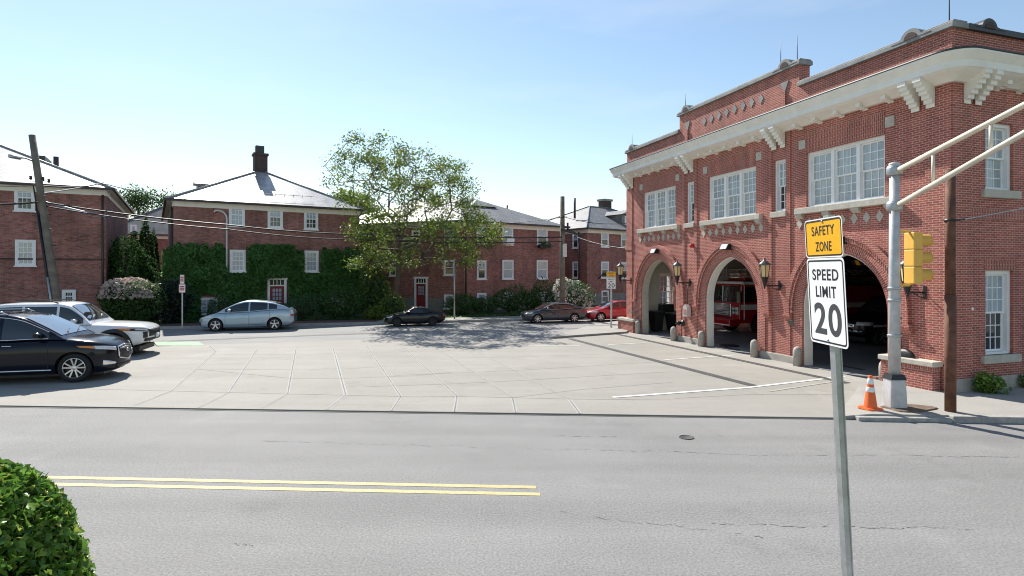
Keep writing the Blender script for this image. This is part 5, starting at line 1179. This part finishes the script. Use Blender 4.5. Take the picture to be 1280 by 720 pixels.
    if S.get('chrome_line'):
        for sg in (-1, 1):
            b = MB(); xa, xb = S['glass'][-1][0], S['glass'][0][1]; lo = [spt(xa + (xb - xa) * i / 20, sect(xa + (xb - xa) * i / 20)[0] + .02, sg, .012) for i in range(21)]; b.tube(lo, .012, 5)
            hi = []
            for i in range(21):
                x = xa + (xb - xa) * i / 20; zb, zr, _, _ = sect(x); hi.append(spt(x, max(zb + (zr - zb) * .9 - .01, zb + .03), sg, .012))
            b.tube(hi, .012, 5); b.build('window_trim', chrome, t, uv=False)
    # wheels: tyre with rim, spokes
    for wx, wr in S['wheels']:
        for sg in (-1, 1):
            wy = sg * (S['W'] / 2 - .035); wl = MB(); tw = S.get('tw', .2)
            wl.lathe([(wr * .70, -tw / 2), (wr * .93, -tw / 2), (wr * .985, -tw * .4), (wr, -tw * .25), (wr, tw * .25), (wr * .985, tw * .4), (wr * .93, tw / 2), (wr * .70, tw / 2)], 32, (0, 0, 0), 'y', closed=True)
            w_ = wl.build('wheel', rubber, t, (wx, wy - sg * tw / 2, wr))
            r_ = MB(); ro = wr * .71; d = sg * tw / 2
            r_.m = 1; r_.lathe([(ro, d * .2), (ro * .3, d * .15), (.01, d * .15)], 24, (0, 0, 0), 'y'); r_.m = 0
            r_.lathe([(ro, -tw * .45 * sg), (ro, d * .95), (ro * .93, d), (ro * .9, d * .8)], 32, (0, 0, 0), 'y', cap=False); r_.lathe([(.07, d * .45), (.065, d * .8), (.03, d * .88), (.003, d * .88)], 14, (0, 0, 0), 'y')
            ns = S.get('spokes', 5)
            for s_ in range(ns):
                for da in S.get('split', (-9, 9)):
                    a = 2 * math.pi * s_ / ns + R(da) + .3; a2 = 2 * math.pi * s_ / ns + .3 + R(da * 1.5); p = Vector((.05 * math.cos(a), d * .72, .05 * math.sin(a))); q = Vector((ro * .93 * math.cos(a2), d * .86, ro * .93 * math.sin(a2))); r_.bar(p, q, S.get('sw', .04), .03, up=(0, 1, 0))
            r_.build('rim', [rim_m if not S.get('dark_rim') else black_m, trim_bk], w_, sharp=35)
            if S.get('flare'):
                b = MB(); ra, rb = wr + .05, wr + .17; pts = []
                for i in range(19):
                    a = R(-8 + 196 * i / 18); pts.append((math.cos(a), math.sin(a)))
                rws = [[(wx + ra * c, sg * (side_y(wx + ra * c, wr + ra * s_) - .01), wr + ra * s_), (wx + ra * c, sg * (side_y(wx + ra * c, wr + ra * s_) + .035), wr + ra * s_), (wx + rb * c, sg * (side_y(wx + rb * c, min(wr + rb * s_, top(wx) - .1)) + .03), wr + rb * s_), (wx + rb * c, sg * (side_y(wx + rb * c, min(wr + rb * s_, top(wx) - .1)) - .01), wr + rb * s_)] for c, s_ in pts]
                b.grid(rws, True); b.build('wheel_arch_flare', trim_bk, t, sharp=40, uv=False)
    # lamps, grille, plates and the rest lie on the nose; helper gives the nose surface point for a width and height
    def nose(yf, z, front=True):
        lo, hi = (0, Lh) if front else (-Lh, 0)
        best = None
        for i in range(240):
            x = (Lh - i * .006) if front else (-Lh + i * .006)
            zt, zb, w_ = top(x), bot(x), wid(x); f = (z - zb) / (zt - zb)
            if 0 <= f <= 1.0 and w_ * float(np.interp(f, [q[1] for q in RING[1:]], [q[0] for q in RING[1:]])) >= abs(yf): best = x; break
        return best if best is not None else (Lh - .5 if front else -Lh + .5)
    def patch(nm, y0, y1, zl, zh, mat, front=True, off=.012, ny=8, nz=4, both=True, parent=None):
        """panel on the nose or tail; zl, zh give lower and upper height as functions of f in 0..1 from y0 to y1"""
        for sg in ((1, -1) if both else (1,)):
            b = MB(); rws = []
            for i in range(ny + 1):
                f = i / ny; y = y0 + (y1 - y0) * f; a, c = zl(f), zh(f)
                rws.append([(nose(abs(y), a + (c - a) * j / nz, front) + (off if front else -off), sg * (y + .004 * (1 if y > 0 else -1)), a + (c - a) * j / nz) for j in range(nz + 1)])
            b.grid(rws, True); o = b.build(nm, mat, t if parent is None else parent, fix=True, uv=False); sd = o.modifiers.new('thick', 'SOLIDIFY'); sd.thickness = .012; sd.offset = 0
        return o
    for args in S.get('patches', []): patch(*args[:-1], **args[-1])
    if 'mirror' in S:
        mx_, mz = S['mirror']
        for sg in (-1, 1):
            b = MB(); y = side_y(mx_, min(mz - .12, top(mx_) - .03)); b.grid([[(mx_ + dx * kx, sg * (y + yy), mz + dz * kz) for dx, dz in ((.07, -.05), (.09, .03), (.02, .085), (-.07, .07), (-.085, -.02), (-.04, -.06))] for yy, kx, kz in ((-.08, .3, .3), (.02, .5, .5), (.06, .95, .95), (.17, 1, 1), (.22, .8, .75))], True, True); b.face(range(6)); b.face(range(24, 30)); b.build('door_mirror', S.get('mirror_mat', S['paint']), t, sharp=50, uv=False)
    for sg in (-1, 1):
        b = MB(); hb = MB()
        for xd in S['seams']:
            zt = top(xd) - .05; z0 = bot(xd) + .1; b.tube([(xd + S.get('slant', .0) * (zt - z_), sg * (side_y(xd, z_) + .0015), z_) for z_ in [z0 + (zt - z0) * i / 8 for i in range(9)]], .0075, 4)
        b.tube([(x, sg * (side_y(x, bot(x) + .14) + .001), bot(x) + .14) for x in [S['seams'][-1] + (S['seams'][0] - S['seams'][-1]) * i / 10 for i in range(11)]], .006, 4)
        for xh in S['handles']: z = top(xh) - S.get('hz', .15); y = side_y(xh, z); hb.tube([(xh - .1, sg * y, z), (xh - .09, sg * (y + .025), z), (xh + .09, sg * (y + .025), z), (xh + .1, sg * y, z)], .014, 6)
        b.build('door_seam', trim_bk, t, uv=False); hb.build('door_handle', S.get('handle_mat', S['paint']), t, uv=False)
    if 'skirt' in S:
        zs, m_ = S['skirt']; b = MB()
        for sg in (-1, 1):
            xa, xb = S['wheels'][0][0] + .5, S['wheels'][1][0] - .5; b.tube([(x, sg * (side_y(x, zs) + .006), zs) for x in [xa + (xb - xa) * i / 12 for i in range(13)]], .022, 6)
        b.build('side_strip', m_, t, uv=False)
    if S.get('rails'):
        for sg in (-1, 1):
            xa, xb = S['rails']; q = []
            for i in range(13):
                x = xa + (xb - xa) * i / 12; zb, zr, wb, wr = sect(x); q.append((x, sg * wr * .88, zr + (.06 if 0 < i < 12 else .0)))
            b = MB(); b.tube(q, .02, 6); b.build('roof_rail', S.get('rail_mat', chrome), t, uv=False)
    b = MB(); b.box((-Lh + .3, -S['W'] / 2 + .28, .16), (Lh - .3, S['W'] / 2 - .28, .32)); b.build('underbody', trim_bk, t)
    # wipers at the windscreen foot
    b = MB(); xw = S['ws'][1]
    for y in (-.45, .15): b.tube([(xw + .03, y, sect(xw)[1] + .045), (xw - .12, y + .42, sect(xw - .12)[1] + .05)], .009, 4)
    b.build('wiper', trim_bk, t, uv=False)
    return t
c_ = lambda v: (lambda f: v)
ln = lambda a, c: (lambda f: a + (c - a) * f)
def plates(z, front=True, w_=.16): return ('number_plate', -w_, w_, c_(z), c_(z + .15), plate_m, dict(front=front, off=.03, both=False, ny=2, nz=1))
# black mid size SUV, nose to the right
navy = paint('black_blue_paint', (.004, .006, .014), 0, .15); navy.node_tree.nodes['Principled BSDF'].inputs['Specular IOR Level'].default_value = .35
SUV1 = dict(L=5.02, W=1.96, cat='suv', paint=navy,
    top=[(-2.51, .9), (-2.35, 1.12), (-1.8, 1.18), (0, 1.16), (.75, 1.18), (1.2, 1.17), (1.8, 1.10), (2.2, 1.0), (2.4, .90), (2.51, .74)],
    bot=[(-2.51, .45), (-2.2, .26), (0, .23), (2.1, .22), (2.4, .26), (2.51, .36)],
    wid=[(-2.51, .70), (-2.3, .9), (-1.6, .97), (0, .98), (1.5, .975), (1.9, .925), (2.15, .84), (2.32, .70), (2.43, .50), (2.49, .28), (2.51, .12)],
    roof=[(-2.4, 1.13), (-2.2, 1.48), (-1.8, 1.74), (-1.0, 1.82), (-.2, 1.82), (.3, 1.74), (.75, 1.53), (1.1, 1.33), (1.38, 1.15)],
    glass=[(-.02, 1.02), (-1.02, -.1), (-1.95, -1.1)], ws=(.36, 1.24), rw=(-2.3, -1.95), sunroof=(-.9, 0.0), wheels=[(-1.35, .385), (1.60, .385)], tw=.235,
    mirror=(.82, 1.27), seams=[1.02, -.06, -1.05], handles=[.12, -.9], chrome_line=True, skirt=(.36, chrome), rails=(-1.9, .0), handle_mat=chrome, spokes=5, split=(-10, 10), sw=.034, wtop=.74,
    patches=[('grille', 0.0, .40, ln(.50, .58), ln(.84, .82), trim_bk, dict(off=.014)), ('grille_surround', .40, .45, ln(.55, .62), c_(.86), chrome, dict(off=.022, ny=2)), ('grille_surround', 0.0, .42, ln(.47, .55), ln(.50, .585), chrome, dict(off=.024, nz=2)), ('grille_surround', 0, .44, ln(.86, .845), ln(.90, .875), chrome, dict(off=.02, nz=2)),
             ('headlight', .50, .86, ln(.78, .86), ln(.88, .95), lamp_cl, dict(off=.012)), ('indicator', .86, .935, ln(.87, .92), ln(.95, .97), lamp_am, dict(off=.010, ny=4)), ('fog_light_trim', .52, .80, ln(.42, .40), ln(.46, .56), chrome, dict(off=.014)), ('lower_intake', 0, .5, c_(.30), c_(.40), trim_bk, dict(off=.012)),
             ('tail_light', .55, .92, ln(.9, .95), c_(1.06), lamp_rd, dict(front=False)), ('number_plate', .40, .70, c_(.58), c_(.71), plate_m, dict(off=.05, both=False, ny=2, nz=1)), ])
t = build_car('parked_suv', 'shiny black SUV nearest the main street, chrome grille facing right', (-13.37, 15.63, .03), R(15), SUV1)
# badge: oval ring with two strokes meeting
b = MB(); q = [(2.535, .085 * math.cos(2 * math.pi * i / 20), .74 + .05 * math.sin(2 * math.pi * i / 20)) for i in range(21)]; b.tube(q, .009, 5); b.tube([(2.535, -.05, .70), (2.54, 0, .775), (2.535, .05, .70)], .007, 5); b.build('badge', chrome, t, uv=False)
white_car = paint('white_car_paint', (.76, .77, .78), 0, .3)
SUV2 = dict(L=5.28, W=2.0, cat='suv', paint=white_car,
    top=[(-2.64, 1.0), (-2.5, 1.14), (-1.9, 1.16), (0, 1.14), (.75, 1.155), (1.0, 1.15), (1.6, 1.12), (2.15, 1.07), (2.45, 1.0), (2.64, .82)],
    bot=[(-2.64, .55), (-2.2, .36), (0, .32), (2.0, .34), (2.4, .42), (2.64, .55)],
    wid=[(-2.64, .78), (-2.45, .94), (-1.6, .985), (0, .99), (1.6, .99), (2.1, .95), (2.36, .84), (2.52, .66), (2.61, .42), (2.64, .24)],
    roof=[(-2.55, 1.12), (-2.38, 1.55), (-2.2, 1.78), (-1.2, 1.86), (-.1, 1.86), (.22, 1.80), (.55, 1.56), (.95, 1.14)],
    glass=[(.0, .72), (-1.0, -.08), (-2.1, -1.08)], ws=(.28, .84), rw=(-2.5, -2.3), wheels=[(-1.6, .40), (1.62, .40)], tw=.26, gap=.08,
    mirror=(.5, 1.27), seams=[.82, -.04, -1.0], handles=[.1, -.86], spokes=6, split=(0,), sw=.07, wtop=.78, flare=True, rails=(-2.0, -.1), rail_mat=trim_bk,
    patches=[('grille', 0.0, .52, c_(.66), ln(.93, .92), trim_bk, dict(off=.012)), ('headlight_housing', .55, .95, ln(.82, .89), ln(.93, .98), trim_bk, dict(off=.010)), ('headlight', .60, .88, ln(.86, .91), ln(.91, .95), lamp_cl, dict(off=.018)), ('indicator', .95, .985, ln(.90, .91), ln(.975, .97), lamp_am, dict(off=.008, ny=3)),
             ('bumper_vent', .60, .74, c_(.62), ln(.82, .83), trim_bk, dict(off=.010)), ('skid_plate', 0, .70, c_(.50), c_(.60), trim_bk, dict(off=.016)), ('tail_light', .7, .95, c_(.85), c_(1.1), lamp_rd, dict(front=False)), plates(.58)])
build_car('parked_suv', 'white SUV with dark wheel arch flares behind the black one', (-15.4, 20.05, .03), R(14), SUV2)
SA = math.atan(.255)
def kerb_pos(px, nosedist=0, off=1.15): 
    # centre of a car at the far kerb seen at this column
    k = (px - 640) / FPX; Y = (33.8 - off) / (1 - .255 * k); return (k * Y, Y, 0)
pblue = paint('pale_blue_paint', (.36, .46, .52), .3, .3)
HATCH = dict(L=4.46, W=1.75, paint=pblue,
    top=[(-2.23, .80), (-2.1, 1.02), (-1.6, 1.06), (0, .96), (.9, .93), (1.3, .90), (1.7, .80), (2.0, .70), (2.23, .56)],
    bot=[(-2.23, .38), (-1.9, .22), (0, .17), (1.9, .18), (2.23, .28)],
    wid=[(-2.23, .66), (-2.0, .80), (-1.2, .87), (0, .875), (1.2, .86), (1.65, .78), (1.95, .64), (2.13, .44), (2.21, .26), (2.23, .14)],
    roof=[(-2.1, 1.04), (-1.7, 1.24), (-1.0, 1.42), (-.15, 1.49), (.35, 1.40), (.9, 1.15), (1.35, .89)],
    glass=[(-.12, .95), (-1.0, -.2), (-1.45, -1.06)], ws=(.35, 1.25), rw=(-2.0, -1.35), wheels=[(-1.34, .31), (1.36, .31)], tw=.19, mirror=(.72, 1.03), seams=[.92, -.16, -1.1], handles=[.02, -.95], spokes=5, split=(0,), sw=.06, wtop=.70,
    patches=[('headlight', .40, .80, ln(.56, .66), ln(.66, .80), lamp_cl, dict(off=.010)), ('lower_grille', 0, .5, c_(.28), c_(.42), trim_bk, dict(off=.01)), plates(.44), ('tail_light', .55, .74, c_(.78), c_(.98), lamp_cl, dict(front=False)), ('tail_light', .62, .74, c_(.70), c_(.80), lamp_rd, dict(front=False, off=.016))])
build_car('parked_hatchback', 'pale blue hatchback parked at the kerb before the ivy house', kerb_pos(311, off=1.2), math.pi + SA, HATCH)
blackp = paint('black_paint', (.007, .008, .01), 0, .2)
ROAD = dict(L=3.92, W=1.73, paint=blackp,
    top=[(-1.96, .70), (-1.8, .90), (-1.2, .93), (-.3, .86), (.5, .87), (.9, .84), (1.4, .74), (1.75, .64), (1.96, .50)],
    bot=[(-1.96, .36), (-1.6, .2), (0, .15), (1.6, .16), (1.96, .24)],
    wid=[(-1.96, .62), (-1.75, .78), (-1.1, .86), (-.2, .83), (1.1, .86), (1.45, .79), (1.7, .65), (1.87, .44), (1.94, .26), (1.96, .14)],
    roof=[(-1.1, .93), (-.85, 1.10), (-.5, 1.23), (-.05, 1.235), (.25, 1.14), (.72, .86)], roof_paint=trim_bk,
    glass=[(-.5, .42)], ws=(.16, .62), rw=(-1.02, -.72), wheels=[(-1.13, .30), (1.18, .30)], tw=.2, mirror=(.4, .95), seams=[.5, -.55], handles=[-.38], spokes=5, split=(-8, 8), sw=.03, dark_rim=True, wtop=.68,
    patches=[('headlight', .45, .74, ln(.56, .60), ln(.62, .69), lamp_cl, dict(off=.01)), ('mouth_grille', 0, .42, c_(.24), c_(.42), trim_bk, dict(off=.01)), plates(.36), ('tail_light', .45, .75, c_(.66), c_(.78), lamp_rd, dict(front=False))])
build_car('parked_convertible', 'low black convertible with its dark soft top up, in the tree shade', kerb_pos(518, off=1.1), math.pi + SA, ROAD, scale=.82)
greyp = paint('grey_paint', (.035, .042, .054), .2, .25)
SED = dict(L=4.85, W=1.82, paint=greyp,
    top=[(-2.42, .85), (-2.25, 1.04), (-1.6, 1.07), (-.8, 1.01), (.8, .97), (1.2, .94), (1.8, .86), (2.2, .75), (2.42, .58)],
    bot=[(-2.42, .4), (-2.1, .22), (0, .18), (2.0, .19), (2.42, .3)],
    wid=[(-2.42, .70), (-2.2, .84), (-1.3, .905), (0, .91), (1.4, .89), (1.85, .80), (2.15, .65), (2.33, .44), (2.40, .26), (2.42, .14)],
    roof=[(-1.95, 1.06), (-1.5, 1.27), (-.9, 1.42), (-.2, 1.45), (.3, 1.38), (.75, 1.18), (1.2, .95)],
    glass=[(-.1, .84), (-1.35, -.18)], ws=(.34, 1.08), rw=(-1.82, -1.2), wheels=[(-1.38, .33), (1.42, .33)], tw=.2, mirror=(.66, 1.07), seams=[.88, -.14, -1.15], handles=[.05, -.95], spokes=7, split=(0,), sw=.05, wtop=.7, chrome_line=True,
    patches=[('grille', 0, .36, c_(.46), c_(.70), trim_bk, dict(off=.01)), ('headlight', .42, .80, ln(.62, .68), ln(.72, .80), lamp_cl, dict(off=.01)), plates(.38), ('tail_light', .5, .85, c_(.82), c_(.96), lamp_rd, dict(front=False))])
build_car('parked_sedan', 'dark grey sedan parked at the kerb before the bent brick house', kerb_pos(691, off=1.05), math.pi + SA, SED, scale=.79)
redp = paint('red_paint', (.42, .008, .018), .2, .28)
RED = dict(SED); RED.update(L=4.5, W=1.8, paint=redp, chrome_line=False,
    top=[(-2.25, .80), (-2.1, 1.02), (-1.6, 1.05), (0, 1.0), (.8, .98), (1.15, .95), (1.7, .85), (2.05, .74), (2.25, .56)],
    bot=[(-2.25, .4), (-1.9, .22), (0, .18), (1.8, .19), (2.25, .28)], wid=[(-2.25, .68), (-2.0, .82), (-1.2, .89), (0, .9), (1.3, .88), (1.7, .79), (2.0, .63), (2.16, .43), (2.23, .26), (2.25, .14)],
    roof=[(-2.05, 1.04), (-1.6, 1.28), (-.9, 1.44), (-.2, 1.46), (.25, 1.38), (.7, 1.18), (1.15, .96)], glass=[(-.12, .8), (-1.25, -.2)], ws=(.3, 1.04), rw=(-1.98, -1.45), wheels=[(-1.32, .33), (1.36, .33)], seams=[.85, -.16, -1.05], handles=[.03, -.88], mirror=(.62, 1.06))
q = kerb_pos(731, off=1.05); build_car('parked_hatchback', 'red hatchback at the kerb, its rear hidden by the fire station', (q[0] + 1.85 * math.cos(SA), q[1] + 1.85 * math.sin(SA), 0), math.pi + SA, RED, scale=.82)
# command car inside the near arch
dkred = paint('dark_maroon_paint', (.02, .006, .008), 0, .25)
CMD = dict(SUV2); CMD.update(paint=dkred, flare=False, L=5.2, rail_mat=trim_bk, patches=[('grille', 0, .5, c_(.66), c_(.93), chrome, dict(off=.012)), ('headlight', .55, .93, c_(.8), c_(.94), lamp_cl, dict(off=.012)), ('front_bumper', 0, .8, c_(.5), c_(.6), chrome, dict(off=.03)), ('tail_light', .7, .95, c_(.85), c_(1.1), lamp_rd, dict(front=False))])
cv = ST(8.2, 8.05, .042); t = build_car('command_car', 'dark fire command SUV with white stripes parked inside the near arch', cv, RS + math.pi, CMD, None)
b = MB()
for sg in (-1, 1):
    for (xa, za, xb, zb_) in ((-2.2, .80, 2.2, .80),): b.bar((xa, sg * 1.005, za), (xb, sg * 1.005, zb_), .012, .09)
b.build('white_stripe', plate_m, t)
b = MB()
for sg in (-1, 1): b.box((1.05, sg * 1.0 - .012, .62), (1.5, sg * 1.0 + .012, 1.08))
b.build('door_marking', sign_red, t)
b = MB(); b.box((-.9, -.55, 1.9), (-.6, .55, 2.0)); b.build('light_bar', lamp_cl, t, bevel=.03)
# ------------------------------------------------------------------ fire engine in the hall
fe = thing('fire_engine', 'red fire engine with white band, chrome grille and ladder inside the middle arch', 'fire engine', ST(3.75, 13.0, .042), RS + math.pi)   # local +x is forward, out of the doors
b = MB(); pr_ = [(-2.9, .55), (-2.9, 2.32), (-2.75, 2.42), (-.25, 2.42), (-.06, 2.30), (.0, 1.55), (.05, 1.4), (.05, .55)]
b.prism(pr_, lambda x, z: (x, -1.2, z), lambda x, z: (x, 1.2, z)); cabm = b.build('cab', [fire_red, trim_bk], None)
cutters = []
for sg in (-1, 1):
    c = MB(); c.lathe([(.62, -.4), (.62, .4)], 24, (-1.25, sg * 1.15, .52), 'y', smooth=False); cutters.append(c.build('cut', [trim_bk]))
boolean(cabm, cutters); cabm.parent = fe; bv(cabm, .04)
b = MB(); b.box((-2.86, -1.22, 2.30), (-.1, 1.22, 2.45)); b.build('cab_roof', white, fe, bevel=.05)
b = MB(); b.prism([(.012, 1.5), (-.05, 2.24), (-.035, 2.24), (.03, 1.5)], lambda x, z: (x, -1.08, z), lambda x, z: (x, 1.08, z)); b.build('windscreen', car_glass, fe)
b = MB(); b.box((-.04, -.02, 1.5), (.045, .02, 2.25)); b.build('windscreen_post', white, fe)
for sg in (-1, 1):
    b = MB()
    for xa, xb in ((-1.1, -.22), (-2.4, -1.5)): b.box((xa, sg * 1.2 - .012, 1.5), (xb, sg * 1.2 + .012, 2.2))
    b.build('side_window', car_glass, fe, bevel=.006)
    b = MB(); b.box((-2.9, sg * 1.2 - .008, 1.16), (.0, sg * 1.2 + .008, 1.40)); b.build('white_band', plate_m, fe)
    for xe, ze in ((-.18, .7), (-1.32, 1.1)): b = MB(); b.bar((xe, sg * 1.212, ze), (xe, sg * 1.212, 2.3), .05, .02); b.build('door_edge', white, fe)
    b = MB(); b.tube([(-.02, sg * 1.2, 2.0), (.25, sg * 1.42, 2.05), (.25, sg * 1.42, 1.75)], .02, 6); b.box((.2, sg * 1.42 - .12, 1.5), (.3, sg * 1.42 + .12, 2.0)); b.build('mirror', chrome, fe)
    b = MB(); b.box((.05, sg * .92 - .22, .92), (.1, sg * .92 + .22, 1.3)); hl = b.build('headlight_bezel', chrome, fe, bevel=.02)
    b = MB()
    for dy in (-.1, .1):
        for zz in (1.02, 1.2): b.lathe([(.075, 0), (.07, .02), (.01, .03)], 14, (.1, sg * .92 + dy, zz), 'x')
    b.build('headlight', lamp_cl, hl)
    for wx in (-1.25, -5.6, -6.9):
        w_ = MB(); w_.lathe([(.34, -.14), (.48, -.15), (.52, -.1), (.52, .1), (.48, .15), (.34, .14)], 28, (0, 0, 0), 'y', closed=True); wo = w_.build('wheel', rubber, fe, (wx, sg * 1.04, .52))
        w_ = MB(); w_.lathe([(.35, 0), (.34, sg * .12), (.2, sg * .05), (.12, sg * .14), (.01, sg * .15)], 24, (0, 0, 0), 'y'); w_.build('rim', rim_m, wo)
b = MB(); b.box((.05, -.62, .82), (.09, .62, 1.42)); gr = b.build('grille_frame', chrome, fe, bevel=.03)
b = MB()
for i in range(7): b.box((.085, -.55, .87 + i * .075), (.115, .55, .91 + i * .075))
b.build('grille_bars', alu, gr)
b = MB(); b.box((.06, -1.22, .42), (.62, 1.22, .74)); bp_ = b.build('bumper', fire_red, fe, bevel=.05); b = MB(); b.box((.62, -1.2, .47), (.635, 1.2, .51)); b.build('bumper_trim', white, bp_)
b = MB(); b.box((-10.2, -1.22, .5), (-3.0, 1.22, 2.2)); b.build('body', fire_red, fe, bevel=.05)
b = MB(); b.box((-10.2, -1.228, 1.16), (-3.0, 1.228, 1.40)); b.build('white_band', plate_m, fe)
lad = MB()
for y in (-.45, .45):
    for z in (2.66, 3.0): lad.tube([(-9.8, y, z), (.5, y, z)], .035, 6)
    for i in range(24): lad.tube([(-9.8 + i * .43, y, 2.66), (-9.8 + (i + 1) * .43, y, 3.0)], .018, 5)
for i in range(34): lad.tube([(-9.8 + i * .3, -.45, 2.66), (-9.8 + i * .3, .45, 2.66)], .02, 5)
ld = lad.build('ladder', alu, fe)
b = MB(); b.box((-.9, -.8, 2.46), (-.55, .8, 2.6)); b.build('light_bar', lamp_rd, fe, bevel=.03)
b = MB(); b.box((-6, -.7, 2.2), (-4.8, .7, 2.6)); b.build('turntable', alu, fe)
b = MB(); b.box((.1, -.5, 2.5), (.7, .5, 2.62)); b.bar((.2, -.5, 2.6), (.2, -.5, 3.2), .04); b.bar((.2, .5, 2.6), (.2, .5, 3.2), .04); b.bar((.2, -.5, 3.2), (.2, .5, 3.2), .04); b.build('ladder_tip', alu, ld)
mt = thing('floor_mat', 'round dark drain cover on the hall floor just inside the middle arch', 'drain cover', ST(.9, 9.0, .045), RS); b = MB(); b.lathe([(.35, 0), (.35, .03), (.3, .04), (.01, .04)], 24); b.build('lid', black_m, mt)
